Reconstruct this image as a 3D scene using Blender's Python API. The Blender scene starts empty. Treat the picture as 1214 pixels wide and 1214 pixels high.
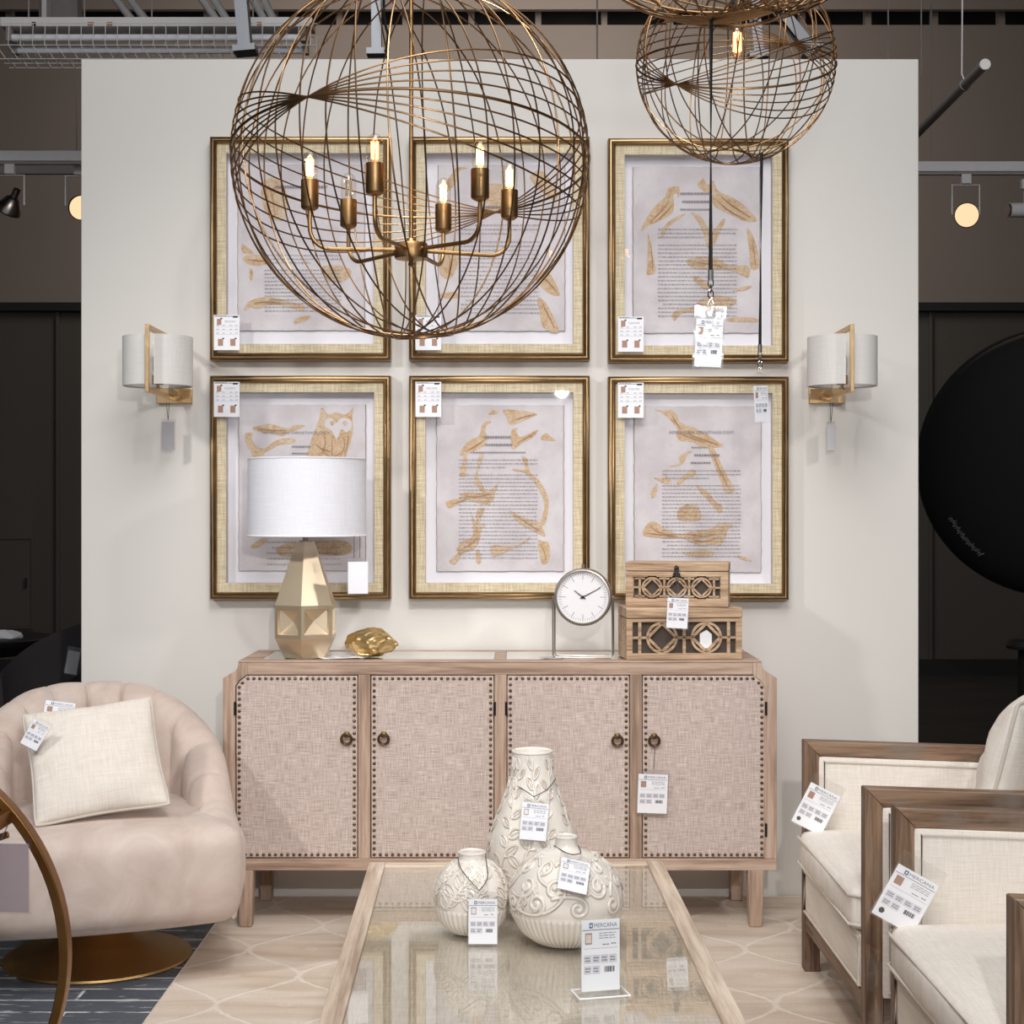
import bpy, math, random
import numpy as np
from mathutils import Vector, Matrix, Euler
R = math.radians
PI = math.pi
random.seed(7)
COL = bpy.context.scene.collection
F = 1850.0; PPX = 607.0; CAMZ = 1.38

def W(px, py, Y):
    """point of the place at distance Y along the view axis"""
    return Vector(((px-PPX)/F*Y, Y, CAMZ-(py-PPX)/F*Y))

# ------------------------------------------------------------------ mesh builder
class MB:
    def __init__(s):
        s.v = []; s.f = []; s.m = []
    def add(s, vs, fs, mi=0, M=None):
        b = len(s.v)
        if M is not None: vs = [M @ Vector(p) for p in vs]
        s.v.extend(tuple(p) for p in vs)
        s.f.extend(tuple(b+i for i in f) for f in fs); s.m.extend([mi]*len(fs))
        return s
    def box(s, x0, x1, y0, y1, z0, z1, mi=0, M=None):
        vs = [(x0,y0,z0),(x1,y0,z0),(x1,y1,z0),(x0,y1,z0),(x0,y0,z1),(x1,y0,z1),(x1,y1,z1),(x0,y1,z1)]
        return s.add(vs, [(0,3,2,1),(4,5,6,7),(0,1,5,4),(1,2,6,5),(2,3,7,6),(3,0,4,7)], mi, M)
    def taper(s, x0, x1, y0, y1, z0, z1, dx0, dx1, dy0, dy1, mi=0, M=None):
        vs = [(x0+dx0,y0+dy0,z0),(x1+dx1,y0+dy0,z0),(x1+dx1,y1+dy1,z0),(x0+dx0,y1+dy1,z0),(x0,y0,z1),(x1,y0,z1),(x1,y1,z1),(x0,y1,z1)]
        return s.add(vs, [(0,3,2,1),(4,5,6,7),(0,1,5,4),(1,2,6,5),(2,3,7,6),(3,0,4,7)], mi, M)
    def tube(s, pts, r, n=8, closed=False, mi=0, caps=True, sq=False):
        P = [Vector(p) for p in pts]; N = len(P)
        T = []
        for i in range(N):
            if closed: t = P[(i+1) % N]-P[i-1]
            else: t = P[min(i+1, N-1)]-P[max(i-1, 0)]
            T.append(t.normalized() if t.length > 1e-9 else Vector((0,0,1)))
        a = Vector((0,0,1)) if abs(T[0].z) < .9 else Vector((0,1,0))
        nrm = (a - T[0]*a.dot(T[0])).normalized()
        frames = []
        for i in range(N):
            if i:
                nrm = (nrm - T[i]*nrm.dot(T[i]))
                nrm = nrm.normalized() if nrm.length > 1e-6 else T[i].orthogonal().normalized()
            frames.append((nrm.copy(), T[i].cross(nrm)))
        if closed:   # spread the twist
            nn = frames[0][0]; q = frames[-1][0]; q = (q - T[0]*q.dot(T[0])).normalized()
            tw = math.atan2(q.cross(nn).dot(T[0]), q.dot(nn))
        vs = []
        for i in range(N):
            rr = r[i] if isinstance(r, (list, tuple)) else r
            a0 = (tw*i/(N-1) if closed else 0) + (PI/4 if sq else 0)
            u, w = frames[i]
            for k in range(n):
                an = a0+2*PI*k/n
                vs.append(P[i]+u*(rr*math.cos(an))+w*(rr*math.sin(an)))
        fs = []
        for i in range(N if closed else N-1):
            j = (i+1) % N
            for k in range(n):
                l = (k+1) % n
                fs.append((i*n+k, i*n+l, j*n+l, j*n+k))
        if caps and not closed:
            fs.append(tuple(range(n-1, -1, -1))); fs.append(tuple((N-1)*n+k for k in range(n)))
        return s.add(vs, fs, mi)
    def cyl(s, p0, p1, r, n=20, mi=0, r1=None):
        return s.tube([p0, p1], [r, r if r1 is None else r1], n, mi=mi)
    def lathe(s, prof, n=32, c=(0,0,0), mi=0, M=None, a0=0.0, capb=True, capt=True):
        vs = []
        for (r, z) in prof:
            for k in range(n):
                a = a0+2*PI*k/n
                vs.append((c[0]+r*math.cos(a), c[1]+r*math.sin(a), c[2]+z))
        fs = []
        for i in range(len(prof)-1):
            for k in range(n):
                l = (k+1) % n
                fs.append((i*n+k, i*n+l, (i+1)*n+l, (i+1)*n+k))
        if capb: fs.append(tuple(range(n-1, -1, -1)))
        if capt: fs.append(tuple((len(prof)-1)*n+k for k in range(n)))
        return s.add(vs, fs, mi, M)
    def prism(s, poly, y0, y1, mi=0, M=None):
        """(x, z) outline run along y"""
        n = len(poly)
        vs = [(x, y0, z) for x, z in poly]+[(x, y1, z) for x, z in poly]
        fs = [tuple(range(n)), tuple(range(2*n-1, n-1, -1))]
        for i in range(n):
            j = (i+1) % n
            fs.append((i, i+n, j+n, j))
        return s.add(vs, fs, mi, M)
    def ring(s, outer, inner, y0, y1, mi=0, M=None):
        """outline with a hole, both (x, z) lists of the same length"""
        n = len(outer)
        vs = [(x,y0,z) for x,z in outer]+[(x,y0,z) for x,z in inner]+[(x,y1,z) for x,z in outer]+[(x,y1,z) for x,z in inner]
        fs = []
        for i in range(n):
            j = (i+1) % n
            fs += [(i, j, n+j, n+i), (2*n+j, 2*n+i, 3*n+i, 3*n+j), (j, i, 2*n+i, 2*n+j), (n+i, n+j, 3*n+j, 3*n+i)]
        return s.add(vs, fs, mi, M)
    def rbox(s, c, h, r, n=8, bulge=(0,0,0), mi=0, M=None, warp=None):
        """soft box: centre, half sizes, corner radius, bulge of each pair of faces"""
        idx = {}; vs = []; fs = []
        def ramp(i): return math.sin((i/n*2-1)*PI/2)
        g = [ramp(i) for i in range(n+1)]
        def put(p, q):
            k = tuple(round(t, 4) for t in p)
            if k in idx: return idx[k]
            P = [p[i]*h[i] for i in range(3)]
            Q = [max(-(h[i]-r), min(h[i]-r, P[i])) for i in range(3)]
            d = Vector([P[i]-Q[i] for i in range(3)])
            if d.length > 1e-9: d = d.normalized()*r
            o = [Q[i]+d[i] for i in range(3)]
            for i in range(3):
                j, l = (i+1) % 3, (i+2) % 3
                o[i] += bulge[i]*p[i]*(1-p[j]**2)*(1-p[l]**2)
            if warp: o = warp(o)
            idx[k] = len(vs); vs.append((c[0]+o[0], c[1]+o[1], c[2]+o[2]))
            return idx[k]
        for ax in range(3):
            for sg in (-1, 1):
                for i in range(n):
                    for j in range(n):
                        q = []
                        for (a, b) in ((i,j),(i+1,j),(i+1,j+1),(i,j+1)):
                            p = [0,0,0]; p[ax] = sg; p[(ax+1) % 3] = g[a]; p[(ax+2) % 3] = g[b]
                            q.append(put(tuple(p), None))
                        fs.append(tuple(q) if sg > 0 else tuple(reversed(q)))
        return s.add(vs, fs, mi, M)
    def quad(s, x0, x1, z0, z1, y, mi=0):
        return s.add([(x0,y,z0),(x1,y,z0),(x1,y,z1),(x0,y,z1)], [(0,1,2,3)], mi)
    def build(s, name, mats, parent=None, bevel=0.0, seg=2, sub=0, loc=None, rot=None, sharp=35, solid=0):
        me = bpy.data.meshes.new(name)
        me.from_pydata(s.v, [], s.f); me.update()
        if not isinstance(mats, (list, tuple)): mats = [mats]
        for m in mats: me.materials.append(m)
        me.polygons.foreach_set('material_index', s.m)
        me.polygons.foreach_set('use_smooth', [True]*len(me.polygons))
        me.set_sharp_from_angle(angle=R(sharp))
        o = bpy.data.objects.new(name, me); COL.objects.link(o)
        if parent is not None: o.parent = parent
        if loc is not None: o.location = loc
        if rot is not None: o.rotation_euler = rot
        if solid:
            md = o.modifiers.new('solid', 'SOLIDIFY'); md.thickness = solid; md.offset = 0
        if bevel:
            md = o.modifiers.new('bevel', 'BEVEL'); md.width = bevel; md.segments = seg; md.limit_method = 'ANGLE'; md.angle_limit = R(40)
            md.harden_normals = False
        if sub:
            md = o.modifiers.new('sub', 'SUBSURF'); md.levels = sub; md.render_levels = sub
        return o

def label(o, text, cat, group=None, kind=None):
    o['label'] = text; o['category'] = cat
    if group: o['group'] = group
    if kind: o['kind'] = kind
    return o
def thing(name, text, cat, loc=(0,0,0), rot=(0,0,0), group=None):
    o = bpy.data.objects.new(name, None); COL.objects.link(o); o.empty_display_size = .05
    o.location = loc; o.rotation_euler = rot
    return label(o, text, cat, group)
def struct(o):
    o['kind'] = 'structure'; return o
def copy_tree(o, parent=None):
    c = o.copy(); COL.objects.link(c)
    if parent is not None:
        c.parent = parent; c.matrix_parent_inverse = o.matrix_parent_inverse.copy()
    for ch in list(o.children): copy_tree(ch, c)
    return c
def mtx(loc, rot): return Matrix.LocRotScale(Vector(loc), Euler(rot), Vector((1,1,1)))

# smooth closed / open curve through points
def cr(pts, n=6, closed=False):
    P = [Vector((p[0], p[1], p[2] if len(p) > 2 else 0)) for p in pts]; N = len(P); out = []
    for i in range(N if closed else N-1):
        if closed: a, b, c, d = P[i-1], P[i], P[(i+1) % N], P[(i+2) % N]
        else: a, b, c, d = P[max(i-1,0)], P[i], P[i+1], P[min(i+2,N-1)]
        for k in range(n):
            t = k/n
            out.append(.5*((2*b)+(c-a)*t+(2*a-5*b+4*c-d)*t*t+(3*b-a-3*c+d)*t**3))
    if not closed: out.append(P[-1])
    return out

_txt = {}
def text_mesh(body):
    """unit-height lettering: vertices (x, z) from 0, faces, width"""
    if body not in _txt:
        cu = bpy.data.curves.new('lettering', 'FONT'); cu.body = body; cu.size = 1; cu.resolution_u = 3
        ob = bpy.data.objects.new('lettering', cu)
        me = bpy.data.meshes.new_from_object(ob)
        v = [(p.co.x, p.co.y) for p in me.vertices]; f = [tuple(p.vertices) for p in me.polygons]
        bpy.data.objects.remove(ob); bpy.data.meshes.remove(me); bpy.data.curves.remove(cu)
        x0 = min(p[0] for p in v); x1 = max(p[0] for p in v); z0 = min(p[1] for p in v); z1 = max(p[1] for p in v)
        _txt[body] = ([((x-x0)/(z1-z0), (z-z0)/(z1-z0)) for x, z in v], f, (x1-x0)/(z1-z0))
    return _txt[body]
def letter(mb, body, x0, x1, z0, z1, y, mi=0):
    v, f, w = text_mesh(body)
    mb.add([(x0+p[0]/w*(x1-x0), y, z0+p[1]*(z1-z0)) for p in v], f, mi)

# ------------------------------------------------------------------ materials
def lin(c):
    c = c/255.0
    return c/12.92 if c <= .04045 else ((c+.055)/1.055)**2.4
def rgb(r, g, b): return (lin(r), lin(g), lin(b), 1)
class NT:
    def __init__(s, name):
        s.mat = bpy.data.materials.new(name); s.mat.use_nodes = True
        s.t = s.mat.node_tree; s.t.nodes.clear()
        s.out = s.t.nodes.new('ShaderNodeOutputMaterial')
    def n(s, typ, inputs=None, **kw):
        nd = s.t.nodes.new(typ)
        for k, v in kw.items(): setattr(nd, k, v)
        for k, v in (inputs or {}).items():
            sk = nd.inputs[k]
            if isinstance(v, bpy.types.NodeSocket): s.t.links.new(v, sk)
            else: sk.default_value = v
        return nd
    def math(s, op, a, b=0.0, c=None):
        d = {0: a, 1: b}
        if c is not None: d[2] = c
        return s.n('ShaderNodeMath', d, operation=op).outputs[0]
    def mix(s, f, a, b):
        nd = s.n('ShaderNodeMix', data_type='RGBA')
        for k, v in ((0, f), (6, a), (7, b)):
            if isinstance(v, bpy.types.NodeSocket): s.t.links.new(v, nd.inputs[k])
            else: nd.inputs[k].default_value = v
        return nd.outputs[2]
    def coord(s, scale=(1,1,1), rot=(0,0,0), kind='Object'):
        tc = s.n('ShaderNodeTexCoord')
        return s.n('ShaderNodeMapping', {'Vector': tc.outputs[kind], 'Scale': scale, 'Rotation': rot}).outputs[0]
    def noise(s, vec, scale=5, detail=3, rough=.5, dist=0):
        return s.n('ShaderNodeTexNoise', {'Vector': vec, 'Scale': scale, 'Detail': detail, 'Roughness': rough, 'Distortion': dist}).outputs['Fac']
    def ramp(s, f, stops):
        nd = s.n('ShaderNodeValToRGB', {'Fac': f}); e = nd.color_ramp.elements
        while len(e) < len(stops): e.new(.5)
        for i, (p, c) in enumerate(stops):
            e[i].position = p; e[i].color = c if len(c) == 4 else (*c, 1)
        return nd.outputs[0]
    def bump(s, h, strength=.3, dist=.002):
        return s.n('ShaderNodeBump', {'Height': h, 'Strength': strength, 'Distance': dist}).outputs[0]
    def bsdf(s, col, rough=.5, metal=0, normal=None, **kw):
        d = {'Base Color': col, 'Roughness': rough, 'Metallic': metal}
        if normal is not None: d['Normal'] = normal
        d.update(kw)
        b = s.n('ShaderNodeBsdfPrincipled', d)
        s.t.links.new(b.outputs[0], s.out.inputs[0]); return b
def plain(name, c, rough=.5, metal=0, var=.06, scale=30, **kw):
    t = NT(name)
    f = t.noise(t.coord(), scale, 3)
    a = tuple(x*(1-var) for x in c[:3])+(1,); b = tuple(min(1, x*(1+var)) for x in c[:3])+(1,)
    t.bsdf(t.mix(f, a, b), rough, metal, **kw); return t.mat
def wood(name, dark, mid, light, axis='x', rough=.6, fine=1.0, grey=None):
    t = NT(name)
    sc = {'x': (3,60,60), 'y': (60,3,60), 'z': (60,60,3)}[axis]
    sc2 = {'x': (1.2,14,14), 'y': (14,1.2,14), 'z': (14,14,1.2)}[axis]
    a = t.noise(t.coord(tuple(k*fine for k in sc)), 1, 5, .65, .4)
    b = t.noise(t.coord(tuple(k*fine for k in sc2)), 1, 4, .6, .8)
    f = t.math('ADD', t.math('MULTIPLY', a, .55), t.math('MULTIPLY', b, .45))
    col = t.ramp(f, [(.39, dark), (.5, mid), (.60, light)])
    kn = t.noise(t.coord(tuple(k*fine*.5 for k in sc2)), 1, 3, .6, 1.2)
    col = t.mix(t.ramp(kn, [(.60, (0,0,0)), (.72, (.55,.55,.55))]), col, tuple(c*.72 for c in dark[:3])+(1,))
    if grey:
        g = t.noise(t.coord((3,3,3)), 2.2, 4, .6)
        col = t.mix(t.ramp(g, [(.5, (0,0,0)), (.68, (.75,.75,.75))]), col, grey)
    t.bsdf(col, rough, normal=t.bump(f, .35, .002)); return t.mat
def linen(name, c0, c1, plane='xz', fine=1.0, rough=.9, contrast=.5, sheen=0.0, blotch=None):
    """woven cloth: long thin slubs in both directions of the weave"""
    t = NT(name)
    k = {'x': 0, 'y': 1, 'z': 2}; i, j = k[plane[0]], k[plane[1]]
    s1 = [400*fine]*3; s1[i] = 26*fine; s1[j] = 430*fine
    s2 = [400*fine]*3; s2[j] = 26*fine; s2[i] = 430*fine
    if len(plane) == 2:
        l = 3-i-j; s1[l] = s2[l] = 5
    a = t.noise(t.coord(s1), 1, 2, .6); b = t.noise(t.coord(s2), 1, 2, .6)
    f = t.math('MULTIPLY', t.math('ADD', a, b), .5)
    col = t.ramp(f, [(.5-contrast*.2, c0), (.5+contrast*.2, c1)])
    if blotch:
        g = t.noise(t.coord((1,1,1)), 4, 4, .6, .5)
        col = t.mix(t.ramp(g, [(.38, (0,0,0)), (.68, (.6,.6,.6))]), col, blotch)
    kw = {'Sheen Weight': sheen} if sheen else {}
    t.bsdf(col, rough, normal=t.bump(f, .35, .0012), **kw); return t.mat
def metal(name, c, rough=.35, var=.12, brush=None, bump=0):
    t = NT(name)
    f = t.noise(t.coord(brush or (1,1,1)), 1 if brush else 18, 4, .6)
    a = tuple(x*(1-var) for x in c[:3])+(1,); b = tuple(min(1, x*(1+var)) for x in c[:3])+(1,)
    rr = t.math('MULTIPLY_ADD', f, .2, rough-.1)
    t.bsdf(t.mix(f, a, b), rr, 1.0, **({'normal': t.bump(f, bump, .002)} if bump else {})); return t.mat
def pane(name, rough=.02, ior=1.45, tint=(1,1,1,1), boost=0.0):
    """clear sheet: the Fresnel share mirrors, the rest passes (same from both sides)"""
    t = NT(name)
    g = t.n('ShaderNodeNewGeometry')
    d = t.n('ShaderNodeVectorMath', {0: g.outputs['Normal'], 1: g.outputs['Incoming']}, operation='DOT_PRODUCT').outputs['Value']
    k = t.math('POWER', t.math('SUBTRACT', 1.0, t.math('ABSOLUTE', d)), 5.0)
    r0 = ((ior-1)/(ior+1))**2+boost
    fr = t.math('MULTIPLY_ADD', k, 1-r0, r0)
    tr = t.n('ShaderNodeBsdfTransparent', {'Color': tint})
    gl = t.n('ShaderNodeBsdfGlossy', {'Color': (1,1,1,1), 'Roughness': rough})
    mx = t.n('ShaderNodeMixShader', {0: fr, 1: tr.outputs[0], 2: gl.outputs[0]})
    t.t.links.new(mx.outputs[0], t.out.inputs[0]); return t.mat
def glow(name, c, strength):
    t = NT(name)
    e = t.n('ShaderNodeEmission', {'Color': c, 'Strength': strength})
    t.t.links.new(e.outputs[0], t.out.inputs[0]); return t.mat

M = {}
M['wall'] = plain('panel_paint', rgb(224,220,214), .75, var=.012, scale=6)
M['taupe'] = plain('taupe_paint', rgb(128,117,109), .85, var=.05, scale=1.2)
M['darkwall'] = plain('dark_paint', rgb(74,69,63), .7, var=.06, scale=1.5)
M['black'] = plain('black_paint', rgb(20,19,19), .6)
M['ceil'] = plain('ceiling_deck', rgb(60,56,54), .9, var=.2, scale=3)
M['gold_moulding'] = metal('antique_gold_moulding', rgb(158,130,94), .34, .28, brush=(14,14,14))
M['liner'] = linen('gold_silk_liner', rgb(188,170,134), rgb(226,213,184), 'xz', .6, .55, .6)
M['linerside'] = plain('liner_side', rgb(196,192,190), .8)
M['mat'] = plain('white_mat', rgb(236,233,238), .85, var=.01)
M['white'] = plain('white_card', rgb(248,248,252), .6, var=.01)
M['ink'] = plain('grey_ink', rgb(128,126,134), .8)
M['page_ink'] = plain('page_ink', rgb(150,144,148), .9)
M['pale_ink'] = plain('pale_ink', rgb(222,220,228), .8)
M['black_ink'] = plain('black_ink', rgb(45,44,50), .8)
M['blue_ink'] = plain('blue_ink', rgb(70,110,150), .8)
M['brown_ink'] = plain('brown_ink', rgb(178,142,124), .8)
M['card_back'] = plain('grey_card', rgb(186,184,188), .7)
M['plum_card'] = plain('plum_card', rgb(186,168,172), .7, var=.08, scale=6)
M['sleeve'] = pane('clear_plastic', .08, 1.4, boost=.02)
M['glass'] = pane('picture_glass', .012, 1.3)
M['bulbglass'] = pane('bulb_glass', .05, 1.5, (1,.97,.92,1), .03)
M['acrylic'] = pane('clear_acrylic', .05, 1.45, (.99,.995,.995,1))
M['string'] = plain('grey_string', rgb(80,76,76), .8)
M['strap'] = plain('black_strap', rgb(16,16,18), .8)
M['chrome'] = metal('chrome', rgb(205,203,202), .18, .04)
M['steel'] = metal('brushed_steel', rgb(168,160,152), .34, .06)
M['brass'] = metal('satin_brass', rgb(214,182,138), .36, .08, brush=(8,8,60))
M['bronze'] = metal('bronze_wire', rgb(132,103,73), .36, .25)
M['bronze2'] = metal('aged_bronze', rgb(158,126,86), .42, .22)
M['champagne'] = plain('champagne_lamp', rgb(226,208,180), .40, .82, .02)
M['champagne'].name = 'champagne_glaze'
M['goldleaf'] = metal('gold_leaf', rgb(232,200,142), .34, .18, bump=.3)
M['darkgold'] = metal('brass_swivel_base', rgb(196,160,106), .42, .1)
M['cartgold'] = metal('antique_brass_bar', rgb(150,108,62), .38, .2)
M['nail'] = metal('antique_nail', rgb(120,96,68), .35, .15)
M['shade'] = linen('white_shade', rgb(226,226,234), rgb(240,240,246), 'xz', .6, .85, 1.2)
M['sconceshade'] = linen('grey_white_shade', rgb(214,211,207), rgb(228,225,221), 'xz', .6, .85, 1.2)
M['shadein'] = plain('shade_lining', rgb(190,184,182), .7)
cd, cm, cl = rgb(142,116,98), rgb(178,151,132), rgb(200,177,158)
M['cab_x'] = wood('cabinet_wood_across', cd, cm, cl, 'x'); M['cab_z'] = wood('cabinet_wood_upright', cd, cm, cl, 'z'); M['cab_y'] = wood('cabinet_wood_deep', cd, cm, cl, 'y')
M['cab_linen'] = linen('cabinet_linen', rgb(158,138,129), rgb(226,210,202), 'xz', .8, .9, .85)
td, tm, tl = rgb(168,146,126), rgb(202,182,162), rgb(222,206,188)
M['tab_x'] = wood('table_wood_across', td, tm, tl, 'x'); M['tab_y'] = wood('table_wood_long', td, tm, tl, 'y')
M['tab_linen'] = linen('table_linen', rgb(168,154,138), rgb(212,200,184), 'xy', .75, .9, .8)
M['tabglass'] = pane('table_glass', .012, 1.5, (.985,.99,.985,1))
M['mirror'] = metal('antique_mirror', rgb(226,226,222), .1, .03)
ad, am, al = rgb(74,54,40), rgb(114,88,68), rgb(150,122,98)
gr = rgb(124,114,104)
M['arm_x'] = wood('armchair_wood_deep', ad, am, al, 'x', .55, grey=gr); M['arm_z'] = wood('armchair_wood_upright', ad, am, al, 'z', .55, grey=gr); M['arm_y'] = wood('armchair_wood_across', ad, am, al, 'y', .55, grey=gr)
M['cream'] = linen('cream_linen', rgb(218,209,198), rgb(240,234,226), 'xz', .6, .9, 1.0)
M['creamtop'] = linen('cream_linen_seat', rgb(218,209,198), rgb(240,234,226), 'xy', .6, .9, 1.0)
M['pillow'] = linen('oat_linen', rgb(212,202,190), rgb(236,227,217), 'xz', .6, .9, 1.0)
M['piping'] = plain('cream_piping', rgb(208,199,188), .9)
bd, bm, bl = rgb(142,112,86), rgb(190,160,130), rgb(214,188,158)
M['box_x'] = wood('box_wood', bd, bm, bl, 'x', .65, 1.4); M['box_z'] = wood('box_wood_upright', bd, bm, bl, 'z', .65, 1.4)
M['boxdark'] = plain('box_inside', rgb(62,52,46), .9)
M['boxmesh'] = plain('box_screen', rgb(78,68,60), .8)
M['darkmetal'] = metal('dark_iron', rgb(60,56,54), .45, .1)
M['galv'] = metal('galvanised_steel', rgb(150,152,156), .5, .14, brush=(30,30,6))
M['whitemetal'] = plain('white_enamel', rgb(232,228,226), .5)
M['greymetal'] = plain('grey_enamel', rgb(150,142,138), .55)
M['tubeglass'] = plain('lamp_tube', rgb(244,244,247), .15)
M['par'] = metal('par_lamp', rgb(150,140,135), .3, .1)
M['charcoal'] = plain('charcoal_velvet', rgb(70,64,66), .85, var=.15, scale=12)
M['umbrella'] = plain('black_cloth', rgb(4,4,4), .9)
M['faint'] = plain('faint_lettering', rgb(120,116,110), .8)
M['dial'] = plain('clock_dial', rgb(236,234,236), .6, var=.01)
M['fil'] = glow('filament', (1,.42,.09,1), 26)
M['fil_red'] = glow('filament_dim', (1,.22,.06,1), 14)
M['fil_off'] = metal('filament_cold', rgb(150,140,120), .4)
M['parlit'] = glow('lit_spot', (1,.65,.38,1), 1.2)

def velvet():
    t = NT('blush_velvet')
    g = t.noise(t.coord((1,1,1)), 7, 5, .62, .8); h = t.noise(t.coord((1,1,1)), 120, 2)
    col = t.ramp(g, [(.30, rgb(192,172,161)), (.5, rgb(204,186,175)), (.70, rgb(214,199,189))])
    t.bsdf(col, .85, normal=t.bump(h, .08, .001), **{'Sheen Weight': .25, 'Sheen Roughness': .4}); return t.mat
M['velvet'] = velvet()
def paper():
    t = NT('aged_paper')
    g = t.noise(t.coord((1,1,1)), 5, 5, .6); h = t.noise(t.coord((1,1,1)), 60, 3)
    col = t.ramp(g, [(.33, rgb(196,188,190)), (.5, rgb(210,203,206)), (.68, rgb(222,217,218))])
    col = t.mix(t.ramp(h, [(.6, (0,0,0)), (.8, (.35,.35,.35))]), col, rgb(196,180,164))
    t.bsdf(col, .9); return t.mat
M['paper'] = paper()
def tan_print():
    t = NT('tan_bird_print')
    g = t.noise(t.coord((1,1,1)), 26, 5, .7, .5); h = t.noise(t.coord((120,40,260), (0,R(28),0)), 1, 3, .6, .6)
    f = t.math('ADD', t.math('MULTIPLY', g, .45), t.math('MULTIPLY', h, .55))
    col = t.ramp(f, [(.38, rgb(182,146,106)), (.49, rgb(203,174,140)), (.58, rgb(208,188,164)), (.66, rgb(212,202,196))])
    t.bsdf(col, .9); return t.mat
M['tan'] = tan_print()
M['tan_dark'] = plain('brown_feather_print', rgb(172,132,92), .9, var=.12)
M['deckle'] = plain('paper_edge', rgb(150,134,120), .9)
def rug_mat():
    t = NT('trellis_rug')
    tc = t.n('ShaderNodeTexCoord')
    wob = t.n('ShaderNodeTexNoise', {'Vector': tc.outputs['Object'], 'Scale': 34, 'Detail': 3})
    v = t.n('ShaderNodeVectorMath', {0: wob.outputs['Color'], 1: (.5,.5,.5)}, operation='SUBTRACT').outputs[0]
    v = t.n('ShaderNodeVectorMath', {0: v, 'Scale': .022}, operation='SCALE').outputs[0]
    v = t.n('ShaderNodeVectorMath', {0: v, 1: tc.outputs['Object']}, operation='ADD').outputs[0]
    sp = t.n('ShaderNodeSeparateXYZ', {0: v})
    x, y = sp.outputs[0], sp.outputs[1]
    a, b = .39, .553
    x = t.math('ADD', x, .1775); y = t.math('ADD', y, .003)
    c = t.math('MULTIPLY', t.math('COSINE', t.math('MULTIPLY', y, 2*PI/b)), a/4)
    def dist(u):
        w = t.math('SUBTRACT', t.math('FRACT', t.math('ADD', t.math('DIVIDE', u, a), 100.5)), .5)
        return t.math('MULTIPLY', t.math('ABSOLUTE', w), a)
    d = t.math('MINIMUM', dist(t.math('SUBTRACT', x, c)), dist(t.math('ADD', t.math('SUBTRACT', x, a/2), c)))
    line = t.ramp(d, [(.005, (1,1,1)), (.013, (0,0,0))])
    # little floret in the middle of every cell
    def fl(off_x, off_y):
        fx = t.math('MULTIPLY', t.math('SUBTRACT', t.math('FRACT', t.math('ADD', t.math('DIVIDE', t.math('SUBTRACT', x, off_x), a), 100.5)), .5), a)
        fy = t.math('MULTIPLY', t.math('SUBTRACT', t.math('FRACT', t.math('ADD', t.math('DIVIDE', t.math('SUBTRACT', y, off_y), b), 100.5)), .5), b)
        return t.math('SQRT', t.math('ADD', t.math('MULTIPLY', fx, fx), t.math('MULTIPLY', fy, fy)))
    fd = t.math('MINIMUM', fl(a/4, b/2), fl(-a/4, 0))
    flo = t.ramp(fd, [(.008, (.2,.2,.2)), (.014, (.6,.6,.6)), (.026, (0,0,0))])
    stri = t.noise(t.coord((1.6,9,1)), 1, 3, .5, .9); g = t.noise(t.coord((1,1,1)), 130, 3, .7)
    base = t.ramp(stri, [(.32, rgb(200,180,162)), (.5, rgb(220,206,190)), (.68, rgb(230,219,206))])
    base = t.mix(t.math('MULTIPLY', g, .42), base, rgb(172,146,124))
    m = t.math('MINIMUM', t.math('ADD', line, t.math('MULTIPLY', flo, .8)), 1)
    col = t.mix(t.math('MULTIPLY', m, t.math('MULTIPLY_ADD', g, .9, .12)), base, rgb(236,226,214))
    hgt = t.math('ADD', t.math('MULTIPLY', g, .6), t.math('MULTIPLY', m, .8))
    t.bsdf(col, .95, normal=t.bump(hgt, .6, .004)); return t.mat
M['rug'] = rug_mat()
def floor_mat():
    t = NT('slate_plank_floor')
    vec = t.coord((1,1,1), kind='Object')
    warp = t.noise(vec, 7, 3)
    br = t.n('ShaderNodeTexBrick', {'Vector': vec, 'Color1': rgb(84,89,98), 'Color2': rgb(106,111,120), 'Mortar': (1,1,1,1), 'Scale': 1.0,
             'Mortar Size': .005, 'Mortar Smooth': .1, 'Brick Width': .9, 'Row Height': .105}, offset=.37)
    grain = t.noise(t.coord((3,70,1)), 1, 4, .6)
    col = t.mix(t.math('MULTIPLY', grain, .7), br.outputs[0], rgb(64,70,80))
    chalk = t.ramp(t.noise(t.coord((7,40,1)), 1, 4, .7, 1.0), [(.37, (0,0,0)), (.50, (1,1,1))])
    ln = t.math('MULTIPLY', br.outputs['Fac'], chalk)
    spot = t.ramp(t.noise(t.coord((9,60,1)), 1, 3, .7, .5), [(.60, (0,0,0)), (.66, (1,1,1))])
    m = t.math('MINIMUM', t.math('ADD', ln, t.math('MULTIPLY', spot, .5)), 1)
    dark = t.mix(br.outputs['Fac'], col, rgb(52,54,60))
    col = t.mix(m, dark, rgb(216,216,216))
    t.bsdf(col, .55, normal=t.bump(grain, .2, .002)); return t.mat
M['floor'] = floor_mat()
M['darkfloor'] = wood('dark_plank_floor', rgb(26,23,22), rgb(38,34,32), rgb(52,47,44), 'x', .6)
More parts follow.
